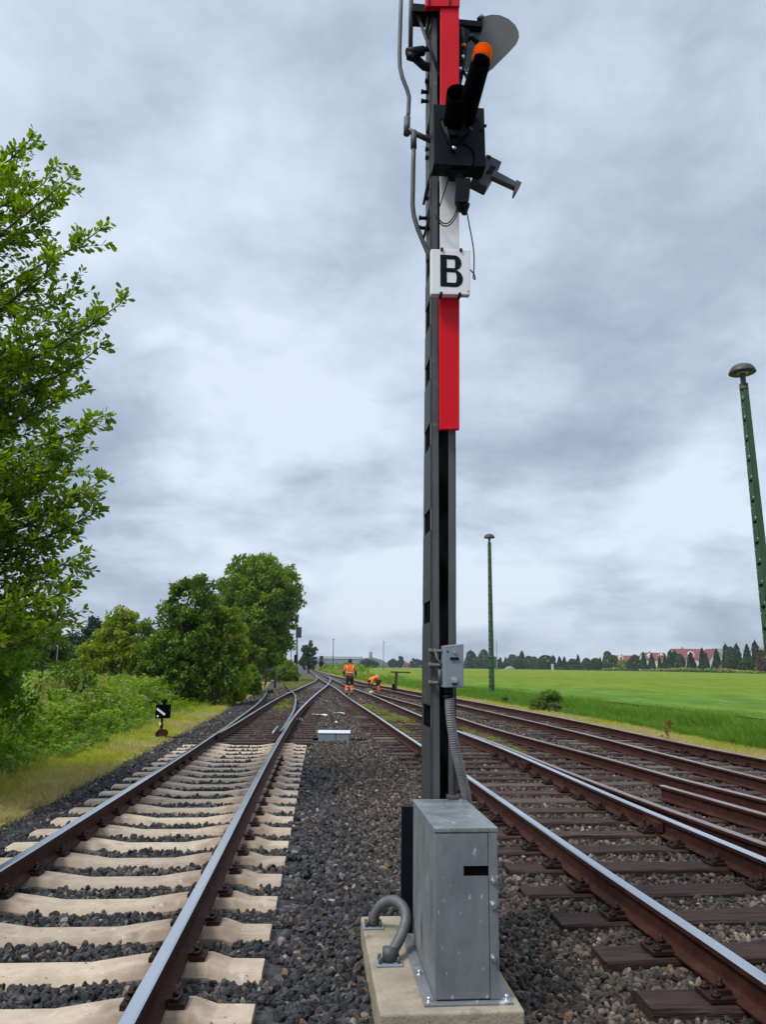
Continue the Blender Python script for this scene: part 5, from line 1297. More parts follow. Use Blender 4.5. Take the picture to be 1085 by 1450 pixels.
# its cross wing: white gable to the field
def gable_house(name, label, px0, px1, ya, ye, Y, dp, roof, wall):
    p0 = at(px0, 945, Y); p1 = at(px1, 945, Y); l = (p1.x-p0.x)/2; ha = hgt(px0, ya, Y); he = hgt(px0, ye, Y)
    t = thing(name, label, 'house', ((p0.x+p1.x)/2, Y, -.12), 0)
    MB().prism([(-l,0,0),(l,0,0),(l,0,he),(0,0,ha-.15),(-l,0,he)], (0,dp,0)).build('wall', wall, t)
    rf = MB(); k = (ha-he)/l
    for s_ in (-1,1): rf.prism([(s_*(l+.35),-.4,he-.35*k),(0,-.4,ha),(0,-.4,ha+.25),(s_*(l+.35),-.4,he-.35*k+.25)], (0,dp+.8,0))
    rf.build('roof', roof, t)
    for x, z in ((-l*.35,he*.5),(l*.35,he*.5),(0,he*1.05)):
        f = MB().box((x-.6,-.06,z),(x+.6,-.005,z+1.4)).build('window', M['wall_white'], t); MB().box((x-.5,-.075,z+.1),(x+.5,-.062,z+1.3)).build('pane', M['glass'], f)
gable_house('white_gable_house', 'white gable wall with red roof edge at the right end of the big red roof', 1005.5, 1027, 919, 934.5, 368, 12, M['roof_red'], M['wall_white'])
house('grey_roofed_house', 'pale house with a grey roof between the white gable and the tall conifers', 1020, 1034, 918.5, 931, 392, 12, M['roof_grey'], M['wall_white'], wins=2, chim=0)
house('red_roofed_house', 'middle red roofed house seen between pointed conifers', 916, 948, 924.5, 934, 415, 12, M['roof_red'], M['wall_white'], dormers=2, wins=4)
house('red_roofed_terrace', 'lower red roofed terrace behind the yellow-green bush', 872, 910, 928.5, 936, 455, 11, M['roof_red'], M['wall_white'], dormers=2, wins=5)
house('small_brick_house', 'little house with a red roof between round trees at mid-field', 834, 842, 935, 940, 500, 7, M['roof_red'], M['wall_white'], wins=1, chim=0)
house('small_white_house', 'small white house left of the green lamp mast', 675, 684, 935.5, 940, 600, 7, M['roof_grey'], M['wall_white'], wins=1, chim=0)
house('house_at_edge', 'pale pink house at the right edge behind the copper-leaved tree', 1078, 1100, 917, 928, 345, 11, M['roof_grey'], M['wall_white'], wins=2)
for i, (a, b_, yr, ye, lab) in enumerate(((549,556,937.5,941,'distant house with a dull red roof, left of the group'),(557.5,566,935.5,941,'distant brick house in the middle of the group'),(566.5,576,937,941,'distant house with an orange roof, longest of the group'),(577,584,938.5,941.5,'distant house with an orange roof, right end of the group'))):
    house('distant_house', lab, a, b_, yr, ye, 640, 9, M['roof_red'], M['wall_brick'] if i % 2 else M['wall_white'], wins=2, chim=0, group='houses on the distant skyline')
wh = house('warehouse', 'long low blue-grey hall on the skyline behind the standing worker', 428, 512, 929.5, 933, 760, 40, M['roof_grey'], mat('hall_cladding', [(0.3,(.14,.18,.22)),(0.7,(.18,.225,.27))], .8, 0, .2), wins=7, chim=0, cat='hall')
gable_house('brick_hut', 'small brick hut with a steep roof by the far tracks', 452.3, 457.6, 930.5, 936.5, 215, 2.0, M['brown_wood'], M['wall_brick'])
mb = MB().tube([at(525, 945, 800), at(525, 923, 800)], [2.2, 1.6], 10); props(mb.build('chimney_stack', M['roof_grey']), 'thin grey chimney sticking up behind the low hill', 'chimney')
# grey heap and white post at the field edge
hp_ = MB().lathe([(3.6,-.1),(3.0,.9),(1.9,1.8),(.7,2.2),(0,2.25)], at(722, 948, 470) * 1.0 * Vector((1,1,0)), 14)
props(hp_.build('soil_heap', mat('pale_heap', [(0.3,(.17,.16,.14)),(0.7,(.24,.23,.20))], .95, 0, .8)), 'pale grey heap at the far field edge right of the thin pole', 'heap')
p = at(783, 945, 430); props(MB().box((p.x-.5, 430, -.1), (p.x+.5, 430.6, 3.2)).box((p.x-.6,429.9,3.2),(p.x+.6,430.7,3.6)).build('white_post', M['wall_white']), 'small white post in front of the far trees at mid-field', 'post')
# ---------------------------------------------------------------- green lamp masts
def lamp_parts(t, Hh=8.3):
    def w_(z): return .30 - .15*z/Hh
    mb = MB()
    for sx_ in (-1, 1):           # front and rear channel
        ring = []
        for z in np.linspace(-.3, Hh-.62, 9):
            y = sx_*w_(z)/2; a = .080 - .028*z/Hh; ring += [(-a, y-.006, z), (a, y-.006, z), (a, y+.006, z), (-a, y+.006, z)]
        mb.add(ring, [(i*4+k, i*4+(k+1)%4, (i+1)*4+(k+1)%4, (i+1)*4+k) for i in range(8) for k in range(4)] + [(3,2,1,0), (32,33,34,35)])
        for fx in (-1, 1):
            ring = []
            for z in np.linspace(-.3, Hh-.62, 9):
                y = sx_*w_(z)/2; a = .080 - .028*z/Hh; y2 = y - sx_*.045; ring += [(fx*a-.004, min(y,y2), z), (fx*a+.004, min(y,y2), z), (fx*a+.004, max(y,y2), z), (fx*a-.004, max(y,y2), z)]
            mb.add(ring, [(i*4+k, i*4+(k+1)%4, (i+1)*4+(k+1)%4, (i+1)*4+k) for i in range(8) for k in range(4)] + [(3,2,1,0), (32,33,34,35)])
    mb.build('lattice_mast', M['green'], t)
    b = MB(); bb = MB(); z = .25
    while z < Hh-.75:             # batten plates with small gaps between
        for fx in (-1, 1):
            a = .080-.028*z/Hh+.007; y = w_(z)/2-.012; b.box((fx*a-.004, -y, z), (fx*a+.004, y, z+.40))
            bb.tube([(fx*a, -y+.03, z+.06), (fx*(a+.016), -y+.03, z+.06)], .020, 6); bb.tube([(fx*a, y-.03, z+.30), (fx*(a+.016), y-.03, z+.30)], .016, 6)
        z += .47
    b.build('batten', M['green'], t); bb.build('bolt', M['steel'], t)
    MB().lathe([(.09,Hh-.64),(.10,Hh-.60),(.10,Hh-.56),(.06,Hh-.55),(.06,Hh-.30),(.075,Hh-.29),(.075,Hh-.22)], n=14).build('lamp_neck', M['pipe'], t)
    MB().lathe([(.075,Hh-.22),(.285,Hh-.225),(.298,Hh-.215),(.295,Hh-.195),(.262,Hh-.115),(.205,Hh-.050),(.12,Hh-.012),(.0,Hh)], n=28).build('lamp_hood', M['lamp_hood'], t)
    MB().lathe([(.0,Hh-.245),(.10,Hh-.24),(.14,Hh-.222)], n=16).build('lamp_glass', mat('lamp_glass', [(0.3,(.4,.4,.38)),(0.7,(.5,.5,.48))], .2), t)
GL = 'green lattice lamp masts'
Hn = hgt(1051, 516, 17) - .02; Hm = hgt(693, 756, 42) - .02
xn = at(1051, 525, 17).x + math.tan(math.radians(1.1))*Hn
t = thing('lamp_mast', 'tall green lattice lamp mast leaning in from the right edge with a domed hood', 'lamp', (xn, 17, -.1), math.radians(-28), GL); lamp_parts(t, Hn); t.rotation_euler = (0, math.radians(-1.1), math.radians(6)); t.rotation_mode = 'XYZ'
p = at(698, 985, 42.0); t2 = copy_tree(t); t2.location = (at(693.3, 765, 42).x, 42.0, -.1); t2.scale = (1, 1, Hm/Hn); t2.rotation_euler = (0, 0, math.radians(26))
t2['label'] = 'green lattice lamp mast on the verge right of the signal mast, domed hood'
p = at(471.5, 944, 210); t3 = copy_tree(t); t3.location = (p.x, 210, -.1); t3['label'] = 'distant lamp mast left of the standing worker'
p = at(543, 944, 228); t4 = copy_tree(t); t4.location = (p.x, 228, -.1); t4['label'] = 'distant lamp mast right of the bending worker'
for o, rz in ((t3, .3), (t4, .1)): o.rotation_euler = (0, 0, rz)
p = at(704, 947, 300); props(MB().lathe([(.25,-.2),(.25,.6),(.17,.7),(.13, hgt(704,908,300)),(0, hgt(704,908,300)+.1)], (p.x, 300, -.1), 8).build('thin_pole', M['roof_grey']), 'thin grey pole beyond the field, just right of the green lamp mast', 'pole')
# curved street lamp behind the weeds
ps = [at(79, 968, 40), at(80.5, 930, 40), at(81.5, 917, 40), at(80, 913.5, 40), at(74, 908.5, 40), at(66, 905, 40), at(58, 903.5, 40)]
t = thing('street_lamp', 'thin curved street lamp rising from the weeds before the dark trees', 'lamp', (ps[0].x, 40, -.12)); o_ = Vector((ps[0].x, 40, -.12))
MB().tube([Vector((0,0,0))] + [q-o_ for q in ps[1:4]], .035, 8).build('pole', M['roof_grey'], t)
MB().tube([q-o_ for q in ps[3:]], .024, 8).build('arm', M['roof_grey'], t)
q = ps[-1]-o_; MB().box((q.x-.32, q.y-.09, q.z-.05), (q.x+.05, q.y+.09, q.z+.06)).build('lamp_head', M['roof_grey'], t, .02)
for x0, y0, x1, y1 in ((20,866,150,888),(20,874,150,896)):
    pts_ = [at(x0+(x1-x0)*k/8, y0+(y1-y0)*k/8 + 1.5*math.sin(PI*k/8), 61) for k in range(9)]
    props(MB().tube(pts_, .022, 5).build('overhead_cable', M['black']), 'thin overhead cable slung between the dark trees, ' + ('upper one' if y0 == 866 else 'lower one'), 'cable', 'overhead cables between the trees')
# two parked cars half hidden by the weeds
def car(px, Y, paint, label, rz):
    x = px_at(px, Y); t = thing('parked_car', label, 'car', (x, Y, -.12), rz, 'cars parked behind the weeds')
    side = [(-2.05,.35),(-2.0,.75),(-1.75,.88),(-1.15,.95),(-.55,1.42),(.75,1.45),(1.45,.98),(2.0,.90),(2.1,.55),(2.05,.30)]
    MB().prism([(a,-.82,z) for a,z in side], (0,1.64,0)).build('body', paint, t, .06)
    w = MB()
    for sy in (-1, 1): w.prism([(a, sy*.826, z) for a,z in ((-1.02,.98),(-.52,1.36),(.70,1.38),(1.25,.99))], (0,-sy*.012,0))
    w.prism([(-1.10,-.68,.97),(-.60,-.62,1.385),(-.60,.62,1.385),(-1.10,.68,.97)], (-.03,0,.02)); w.build('window', M['glass'], t)
    for a in (-1.3, 1.3):
        for sy in (-1, 1):
            wh_ = MB().tube([(a, sy*.66, .32), (a, sy*.86, .32)], .32, 18).build('wheel', M['black'], t); MB().tube([(a, sy*.861, .32), (a, sy*.875, .32)], .19, 14).build('rim', M['steel'], wh_)
    for sy in (-1, 1): MB().box((-2.07, sy*.60-.16, .60), (-1.98, sy*.60+.16, .74)).build('headlight', M['steel'], t, .02)
car(69, 60, M['box_grey'], 'blue-grey parked car glimpsed left of the street lamp pole', .25)
car(91, 63, M['wall_white'], 'whitish parked car glimpsed right of the street lamp pole', -.1)

# ---------------------------------------------------------------- signals and stands along the left siding
p = at(420.5, 961, 78); t = thing('light_signal', 'light signal seen from behind with dark board on a grey post', 'signal', (p.x, 78, -.1)); o_ = Vector((p.x, 78, -.1))
def L_(px, py, Y=78): return at(px, py, Y) - o_
MB().tube([Vector((0,0,-.1)), L_(420.5,903)], [.13,.09], 10).build('post', M['pipe'], t)
a = L_(418.7,903); b_ = L_(427.2,888); MB().box((a.x, -.06, a.z), (b_.x, .06, b_.z)).build('signal_board', M['mast'], t, .04)
a = L_(416.6,939); b_ = L_(420,927); MB().box((a.x, -.28, a.z), (b_.x, -.10, b_.z)).build('relay_box', M['black'], t, .03)
a = L_(419,944.5); b_ = L_(422,940.5); MB().tube([(0,0,a.z),(0,0,b_.z)], .135, 10).build('orange_band', M['orange'], t)
MB().box((-.35,-.35,-.05),(.35,.35,.08)).build('foot', M['concrete'], t)
MB().box((L_(418,908.5).x, -.05, L_(418,908.5).z), (L_(421,906.5).x, .05, L_(421,906.5).z)).build('bracket', M['mast'], t)
p = at(411.5, 945, 92); props(MB().tube([(p.x,92,-.1),(p.x,92,hgt(411.5,898,92))],[.06,.035],8).box((p.x-.1,91.9,-.1),(p.x+.1,92.1,.2)).build('thin_pole', M['roof_grey']), 'thin pale pole between the tall tree and the light signal', 'pole')
p = at(415, 953, 84); t = thing('marker_board', 'small white board tilted on a short stake before the bushes, left of the signal', 'sign', (p.x, 84, -.1)); zt2 = hgt(415,946,84)
MB().tube([(0,0,-.1),(0,0,zt2)], .03, 6).build('stake', M['pipe'], t); MB().prism([(-.28,-.05,zt2-.35),(.20,-.05,zt2-.45),(.30,-.05,zt2+.05),(-.15,-.05,zt2+.12)], (0,.03,0)).build('board', M['wall_white'], t)
# bent rail frames at the end of the siding
e1 = Vector((float(LL(57)), 57.0, 0)); t = thing('buffer_stop', 'bent rail frame with a flat crossbar at the left rail end of the siding', 'buffer stop', e1)
r1 = [at(376.2,966,57.5)-e1, at(376,957,57.6)-e1, at(377.5,950,57.6)-e1]; r2 = [at(389.5,963,58.6)-e1, at(389,951,58.4)-e1]
MB().tube([Vector((0,-.1,.09))]+r1, .075, 8).build('bent_rail', M['rust'], t); MB().tube([Vector((r2[0].x, r2[0].y, -.1))]+r2, .085, 8).build('leg', M['pipe'], t)
a, b_ = r1[-1], r2[-1]; MB().box((a.x-.12, min(a.y,b_.y)-.1, a.z-.06), (b_.x+.12, max(a.y,b_.y)+.1, a.z+.12)).build('crossbar', M['mast'], t, .02)
e2 = Vector((float(LD(73)), 73.0, 0)); t = thing('buffer_stop', 'upright bent rail with a small flat cap at the right rail end of the siding', 'buffer stop', e2)
MB().tube([Vector((0,-.2,.09)), at(403.4,957,73.3)-e2, at(403.4,947.5,73.3)-e2], .085, 8).build('bent_rail', M['rust'], t); a = at(403.4,947,73.3)-e2; MB().box((a.x-.17,a.y-.15,a.z-.05),(a.x+.19,a.y+.15,a.z+.10)).build('cap', M['mast'], t, .02)
# switch rod weight beside the siding
p = un(381, 982, -.05); props(MB().tube([(p[0]-.12,p[1],.06),(p[0]+.25,p[1],.06)], .11, 10).box((p[0]-.25,p[1]-.05,-.06),(p[0]-.1,p[1]+.05,.1)).build('lever_weight', M['black']), 'small dark lever weight right of the left siding rail', 'lever')
# point indicator lantern
bx, by = un(223, 1046.5, -.10); ol = Vector((bx, by, -.10)); t = thing('point_indicator', 'black point indicator lantern with white slanted bar on the grass strip', 'point indicator', ol)
def LN(px, py, d=0.0): return at(px, py, by+d) - ol
a = LN(211,1048); b_ = LN(233.5,1041.5); sl_ = MB(); sl_.prism([(a.x,-.10,.0),(b_.x-.05,-.14,.0),(b_.x+.03,.05,.0),(b_.x-.1,.26,.0),(a.x+.05,.2,.0)], (0,0,.045)); sl_.build('base_slab', M['concrete'], t, .01)
g = MB(); c = LN(228,1036); g.tube([(c.x,0,.04),(c.x,0,LN(228,1016).z)], .026, 10)
g.tube([(c.x,0,.14),(c.x,0,.22)], .055, 12); g.tube([(c.x,0,LN(228,1030).z),(c.x,0,LN(228,1024).z)], .038, 12); g.box((c.x-.12,-.05,.045),(c.x+.10,.06,.12)); g.tube([(c.x-.10,-.02,.12),(c.x-.02,-.02,.20)], .035, 8)
g.tube([(c.x+.06,-.06,.13),(c.x+.06,.08,.13)], .085, 14); g.build('gear_stand', M['rust'], t)
MB().box((c.x-.05,-.045,LN(228,1027).z),(c.x-.005,-.03,LN(228,1023).z)).build('white_tag', M['white'], t)
a = LN(220.3,1017); b_ = LN(239.7,998); lant = MB().box((a.x, -.07, a.z), (b_.x, .16, b_.z)).build('lantern', M['hood'], t, .008)
def bar(p0, p1, wd_, r_=True):
    d = (p1-p0).normalized(); s_ = Vector((-d.z,0,d.x))*wd_; m_ = MB(); m_.prism([p0+s_, p0-s_, p1-s_, p1+s_], (0,.004,0)); return m_
f0 = LN(223.2,1003.2); f1 = LN(234.5,1011.8); f0.y = f1.y = -.076; bar(f0, f1, .024).build('white_bar', M['white'], lant)
q = LN(224.3,1013.8); MB().tube([(q.x,-.076,q.z),(q.x,-.071,q.z)], .024, 14).build('white_dot', M['white'], lant)
q0 = LN(231.5,998); q1 = LN(231,989); MB().lathe([(.03,q0.z),(.03,q0.z+.03),(.065,q0.z+.05),(.075,q1.z-.03),(.04,q1.z)], (q0.x,.03,0), 14).build('lantern_cap', M['black'], lant)
MB().tube([(c.x+.1,0,.05),(c.x+.55,.03,.03),(c.x+1.1,.02,.04)], .014, 6).build('pull_rod', M['black'], t)
props(MB().box((-.09,-.05,0),(.05,.05,.06)).add([(0,0,.05),(.16,.02,.03),(.13,.1,.0),(.02,.08,.02)],[(0,1,2,3)]).build('stone_block', M['concrete'], None, .02), 'small pale stone in the grass right of the point indicator', 'stone').location = (*un(261,1017,-.1), -.1)
# point machine cover between the tracks
gx, gy = un(472.5, 1050, -.06); og = Vector((gx, gy, -.07)); t = thing('point_machine_cover', 'low grey two-part cover box with pale lid on the ballast between the tracks', 'cover box', og)
a = at(450.5,1050,gy)-og; b_ = at(495,1038.5,gy)-og; m0 = at(475.5,1045,gy).x-og.x
MB().box((a.x,0,-.05),(m0-.006,.30,b_.z)).build('left_half', M['box_grey'], t, .008); MB().box((m0+.006,.002,-.05),(b_.x-.01,.30,b_.z)).build('right_half', M['box_grey'], t, .008)
MB().prism([(a.x-.012,-.02,b_.z),(a.x-.012,.32,b_.z),(a.x-.012,.30,b_.z+.045),(a.x-.012,.02,b_.z+.045)], (b_.x-a.x+.03,0,0)).build('lid', mat('pale_lid', [(0.3,(.50,.54,.58)),(0.7,(.58,.62,.66))], .45), t, .008)
MB().tube([(a.x-.5,.12,.03),(a.x,.12,.05)], .028, 8).tube([(b_.x,.12,.04),(b_.x+.38,.16,.04)], .022, 8).box((a.x-.42,.06,-.03),(a.x-.22,.2,.05)).build('drive_rod', M['black'], t)
# stands on the verge by the field
sx0, sy0 = un(785, 1010, -.08); os_ = Vector((sx0, sy0, -.09)); t = thing('lever_stand', 'low brown two-legged stand with a weight arm on the verge before the bush', 'lever stand', os_)
Lz = lambda px, py: at(px, py, sy0) - os_
for px in (778.2, 786.5): q = Lz(px, 1009); MB().box((q.x-.032,-.04,-.05),(q.x+.032,.04,Lz(px,1000).z)).build('leg', M['brown_wood'], t)
a = Lz(777,1000.5); b_ = Lz(788,996); MB().box((a.x,-.09,a.z),(b_.x,.09,b_.z)).build('top_plate', M['brown_wood'], t, .01)
q = Lz(788,1000); q2 = Lz(794,1002.5); MB().tube([Vector((q.x-.1,0,q.z)), Vector((q2.x,0,q2.z))], .02, 6).tube([Vector((q2.x-.12,0,q2.z+.02)), Vector((q2.x+.04,0,q2.z+.02))], .065, 10).build('weight_arm', M['black'], t)
q = un(716.5, 997, -.08); t = thing('lever_weight', 'small black weight lying on the dry verge right of the green lamp mast', 'lever', (q[0], q[1], -.09))
MB().box((-.15,-.12,0),(.15,.12,.14)).build('base', M['black'], t, .02); MB().lathe([(.0,.14),(.13,.15),(.15,.24),(.10,.32),(0,.34)], n=12).build('weight', M['black'], t)
q = un(706, 992, -.08); props(MB().box((q[0]-.3,q[1]-.15,-.1),(q[0]+.3,q[1]+.15,-.02)).build('kerb_stone', M['concrete'], None, .03), 'flat pale stone at the foot of the green lamp mast', 'stone')
# T-shaped timber stop
ty = 52.0; q = at(560.5, 972, ty); ot = Vector((q.x, ty, -.08)); t = thing('timber_stop', 'dark T-shaped timber stop beside the outer track left of the mast', 'buffer stop', ot)
Lt = lambda px, py, d=0: at(px, py, ty+d) - ot
pa, pb = Lt(559.5,974), Lt(561.5,952.5); MB().hexa([(pa.x-.11,-.08,-.15),(pa.x+.11,-.08,-.15),(pa.x+.11,.08,-.15),(pa.x-.11,.08,-.15),(pb.x-.09,-.08,pb.z),(pb.x+.09,-.08,pb.z),(pb.x+.09,.08,pb.z),(pb.x-.09,.08,pb.z)]).build('post', M['brown_wood'], t, .01)
pa, pb = Lt(553.2,951.5), Lt(581.5,952.5); MB().hexa([(pa.x,-.13,pa.z-.05),(pb.x,-.13,pb.z-.04),(pb.x,.10,pb.z-.04),(pa.x,.10,pa.z-.05),(pa.x,-.13,pa.z+.05),(pb.x,-.13,pb.z+.05),(pb.x,.10,pb.z+.05),(pa.x,.10,pa.z+.05)]).build('crossbeam', M['brown_wood'], t, .015)
pa = Lt(556.8,971); MB().lathe([(.09,-.1),(.09,.30),(.06,.36),(.10,.42),(.07,.52),(0,.54)], (pa.x,-.1,0), 10).build('lever_weight', M['black'], t)
# pale scraps on the ballast
SG = 'pale scraps lying on the ballast'
for px, py, w_, d_, rz, lab in ((421,1020,.28,.30,.2,'largest white scrap left of the cover box'),(455,1013.5,.35,.20,-.1,'long thin pale scrap behind the cover box'),(476,1024,.07,.35,.15,'narrow upright white scrap behind the cover box lid'),(444,1013,.10,.12,.5,'tiny white scrap between the larger two'),(480,1011,.36,.16,.35,'pale stick-like scrap furthest right'),(430,996,.30,.30,.1,'reddish brown flat scrap by the right rail')):
    x, y = un(px, py, -.02); o = MB()
    gx_ = [(-.5,-.5),(0,-.55),(.5,-.4),(.55,.2),(.3,.5),(-.2,.45),(-.5,.3)]
    top = [(a*w_, b_*d_, .045+.02*math.sin(i*2.1)) for i, (a, b_) in enumerate(gx_)]; o.prism(top, (0,0,-.012))
    m_ = M['wall_brick'] if py == 996 else M['wall_white']
    ob = o.build('scrap', m_); ob.location = (x, y, -.025); ob.rotation_euler = (.05, .06, rz); props(ob, lab, 'scrap', SG)
# ---------------------------------------------------------------- the two workers
M['skin'] = mat('skin', [(0.3,(.42,.22,.15)),(0.7,(.50,.28,.20))], .6, 0, 8)
M['hair'] = mat('dark_hair', [(0.3,(.010,.008,.007)),(0.7,(.02,.016,.013))], .7, 0, 20)
M['hivis'] = mat('orange_workwear', [(0.3,(.80,.13,.010)),(0.7,(.92,.19,.014))], .75, 0, 6, bump=.3, bscale=30)
M['dark_cloth'] = mat('dark_workwear', [(0.3,(.008,.008,.010)),(0.7,(.016,.016,.019))], .85, 0, 8)
M['reflect'] = mat('reflective_tape', [(0.3,(.50,.50,.50)),(0.7,(.62,.62,.61))], .4, 0, 20)
def skin(name, joints, edges, m, parent, sub=2):
    """joints: {key: ((x,y,z), r)}; first key is the root"""
    keys = list(joints); me = bpy.data.meshes.new(name)
    me.from_pydata([joints[k][0] for k in keys], [(keys.index(a), keys.index(b)) for a, b in edges], [])
    me.materials.append(m); o = bpy.data.objects.new(name, me); link(o); o.parent = parent
    o.modifiers.new('skin', 'SKIN').use_smooth_shade = True
    if not me.skin_vertices: return o
    for i, k in enumerate(keys):
        r = joints[k][1]; r = r if isinstance(r, tuple) else (r, r)
        me.skin_vertices[0].data[i].radius = r; me.skin_vertices[0].data[i].use_root = (i == 0)
    s_ = o.modifiers.new('smooth', 'SUBSURF'); s_.levels = sub; s_.render_levels = sub
    return o
def hand_joints(J, E, wrist, d, side, tag, s):
    """palm and five curled fingers below the wrist; d: direction of the hand, side: towards the thumb"""
    w = Vector(wrist); d = Vector(d).normalized(); side = Vector(side).normalized(); nrm = d.cross(side)
    J[tag+'palm'] = (tuple(w + d*.05*s), .030*s); E.append((tag+'wr', tag+'palm'))
    for i, (off, ln) in enumerate(((.030,.075),(.010,.085),(-.010,.080),(-.030,.062))):
        a = w + d*.095*s + side*off*s; b = a + (d*.55 + nrm*.25)*ln*s; c = b + (d*.25 + nrm*.6)*ln*.6*s
        J[f'{tag}k{i}'] = (tuple(a), .010*s); J[f'{tag}m{i}'] = (tuple(b), .0085*s); J[f'{tag}t{i}'] = (tuple(c), .007*s)
        E += [(tag+'palm', f'{tag}k{i}'), (f'{tag}k{i}', f'{tag}m{i}'), (f'{tag}m{i}', f'{tag}t{i}')]
    a = w + d*.045*s + side*.042*s; b = a + (d*.6 + side*.5)*.05*s; J[tag+'th0'] = (tuple(a), .011*s); J[tag+'th1'] = (tuple(b), .009*s)
    E += [(tag+'palm', tag+'th0'), (tag+'th0', tag+'th1')]
def hair_cap(t, c, rx, ry, rz, cut):
    mb = MB(); n = 18; prof = [(math.cos(a), math.sin(a)) for a in np.linspace(math.asin(cut), PI/2-.02, 12)]
    vs = [(c[0]+rx*r*math.cos(2*PI*k/n), c[1]+ry*r*math.sin(2*PI*k/n) - (.012 if z < 0 else 0), c[2]+rz*z + (.10*rz*max(0, math.sin(2*PI*k/n))*(-z*5 if z < 0 else 0))) for r, z in prof for k in range(n)]
    fs = [(i*n+k, i*n+(k+1)%n, (i+1)*n+(k+1)%n, (i+1)*n+k) for i in range(len(prof)-1) for k in range(n)] + [[(len(prof)-1)*n+k for k in range(n)], [k for k in range(n-1,-1,-1)]]
    return mb.add(vs, fs, 0, True).build('hair', M['hair'], t)
def worker_standing():
    Y = 45.0; c = at(495, 978.5, Y); s = 1.13      # s: scale to the height seen in the photo
    t = thing('person', 'standing worker seen from behind in orange jacket and dark trousers between the rails', 'person', (c.x, Y, -.045), math.radians(4))
    S = lambda x, y, z: (x*s, y*s, z*s)
    J = {'pelvis':(S(0,0,.96),.13*s),'waist':(S(0,.0,1.10),.125*s),'chest':(S(0,.01,1.32),(.145*s,.095*s)),'neck':(S(0,.02,1.50),.050*s),'head0':(S(0,.03,1.60),.080*s),'head':(S(0,.035,1.69),.092*s),'crown':(S(0,.03,1.755),.060*s),'nose':(S(0,.135,1.645),.018*s),
         'earL':(S(-.098,.03,1.65),.018*s),'earR':(S(.098,.03,1.65),.018*s)}
    E = [('pelvis','waist'),('waist','chest'),('chest','neck'),('neck','head0'),('head0','head'),('head','crown'),('head0','nose'),('head','earL'),('head','earR')]
    arm = {-1:((-.20,0,1.42),(-.30,.02,1.14),(-.285,.17,.98)), 1:((.20,0,1.42),(.29,-.02,1.14),(.315,.06,.91))}
    leg = {-1:((-.10,0,.90),(-.135,.02,.50),(-.145,-.01,.09),(-.165,.13,.035)), 1:((.10,0,.90),(.125,.04,.50),(.115,.02,.09),(.14,.16,.035))}
    for k, q in (('L',-1),('R',1)):
        a, b, c_ = arm[q]; J[k+'sh'] = (S(*a),.062*s); J[k+'el'] = (S(*b),.046*s); J[k+'wr'] = (S(*c_),.031*s); E += [('chest',k+'sh'),(k+'sh',k+'el'),(k+'el',k+'wr')]
        d = Vector(S(*c_))-Vector(S(*b)); hand_joints(J, E, S(*c_), d, (0,1,.2) if q == 1 else (.5,.6,.5), k, s)
        h_, kn, an, to = leg[q]; J[k+'hip'] = (S(*h_),.085*s); J[k+'kn'] = (S(*kn),.060*s); J[k+'an'] = (S(*an),.045*s); J[k+'to'] = (S(*to),.038*s)
        E += [('pelvis',k+'hip'),(k+'hip',k+'kn'),(k+'kn',k+'an'),(k+'an',k+'to')]
    skin('body', J, E, M['skin'], t)
    Jk = {'b':(S(0,0,.86),(.19*s,.150*s)),'w':(S(0,.0,1.08),(.175*s,.14*s)),'c':(S(0,0,1.33),(.205*s,.165*s)),'n':(S(0,.01,1.46),(.12*s,.105*s)),'n2':(S(0,.02,1.515),.080*s)}
    Ek = [('b','w'),('w','c'),('c','n'),('n','n2')]; Tj = {'p':(S(0,0,.97),(.17*s,.145*s))}; Te = []
    for k, q in (('L',-1),('R',1)):
        a, b, c_ = [Vector(S(*v)) for v in arm[q]]; Jk[k+'s'] = (tuple(a),.088*s); Jk[k+'e'] = (tuple(a.lerp(b,.86)),.072*s); Ek += [('c',k+'s'),(k+'s',k+'e')]
        sl2 = {'u':(tuple(a.lerp(b,.80)),.064*s),'e':(tuple(b),.060*s),'w':(tuple(b.lerp(c_,.93)),.044*s)}; skin('sleeve', sl2, [('u','e'),('e','w')], M['dark_cloth'], t)
        h_, kn, an, to = [Vector(S(*v)) for v in leg[q]]
        Tj.update({k+'h':(tuple(h_+Vector((0,0,-.02))),.108*s),k+'m':(tuple(h_.lerp(kn,.5)),.098*s),k+'k':(tuple(kn+Vector((0,0,-.03))),.084*s)}); Te += [('p',k+'h'),(k+'h',k+'m'),(k+'m',k+'k')]
        skin('gaiter', {'k':(tuple(kn+Vector((0,0,-.0))),.086*s),'c':(tuple(kn.lerp(an,.45)),.084*s),'a':(tuple(kn.lerp(an,.86)),.072*s)}, [('k','c'),('c','a')], M['hivis'], t)
        bo = skin('boot', {'a':(tuple(an+Vector((0,0,.05))),.066*s),'h':(tuple(an+Vector((0,-.02,-.03))),.056*s),'t':(tuple(to+Vector((0,.035,.012))),.060*s)}, [('a','h'),('h','t')], M['dark_cloth'], t)
        MB().tube([tuple(kn.lerp(an,.50)+Vector((0,0,.02))), tuple(kn.lerp(an,.50)-Vector((0,0,.03)))], .089*s, 14).build('reflective_tape', M['reflect'], t)
    skin('trousers', Tj, Te, M['dark_cloth'], t)
    jk = skin('jacket', Jk, Ek, M['hivis'], t)
    b = MB()
    for x in (-.115, .115):
        b.tube([S(x*1.35,-.163,1.42), S(x*1.3,-.163,1.30), S(x*1.28,-.152,1.12), S(x*1.28,-.140,1.04)], .014*s, 6)
    b.tube([S(-.16,-.135,1.095), S(-.08,-.150,1.095), S(0,-.153,1.095), S(.08,-.150,1.095), S(.16,-.135,1.095)], .020*s, 6)
    b.build('reflective_tape', M['reflect'], jk)
    hair_cap(t, S(0,.022,1.685), .104*s, .122*s, .118*s, -.75)
worker_standing()
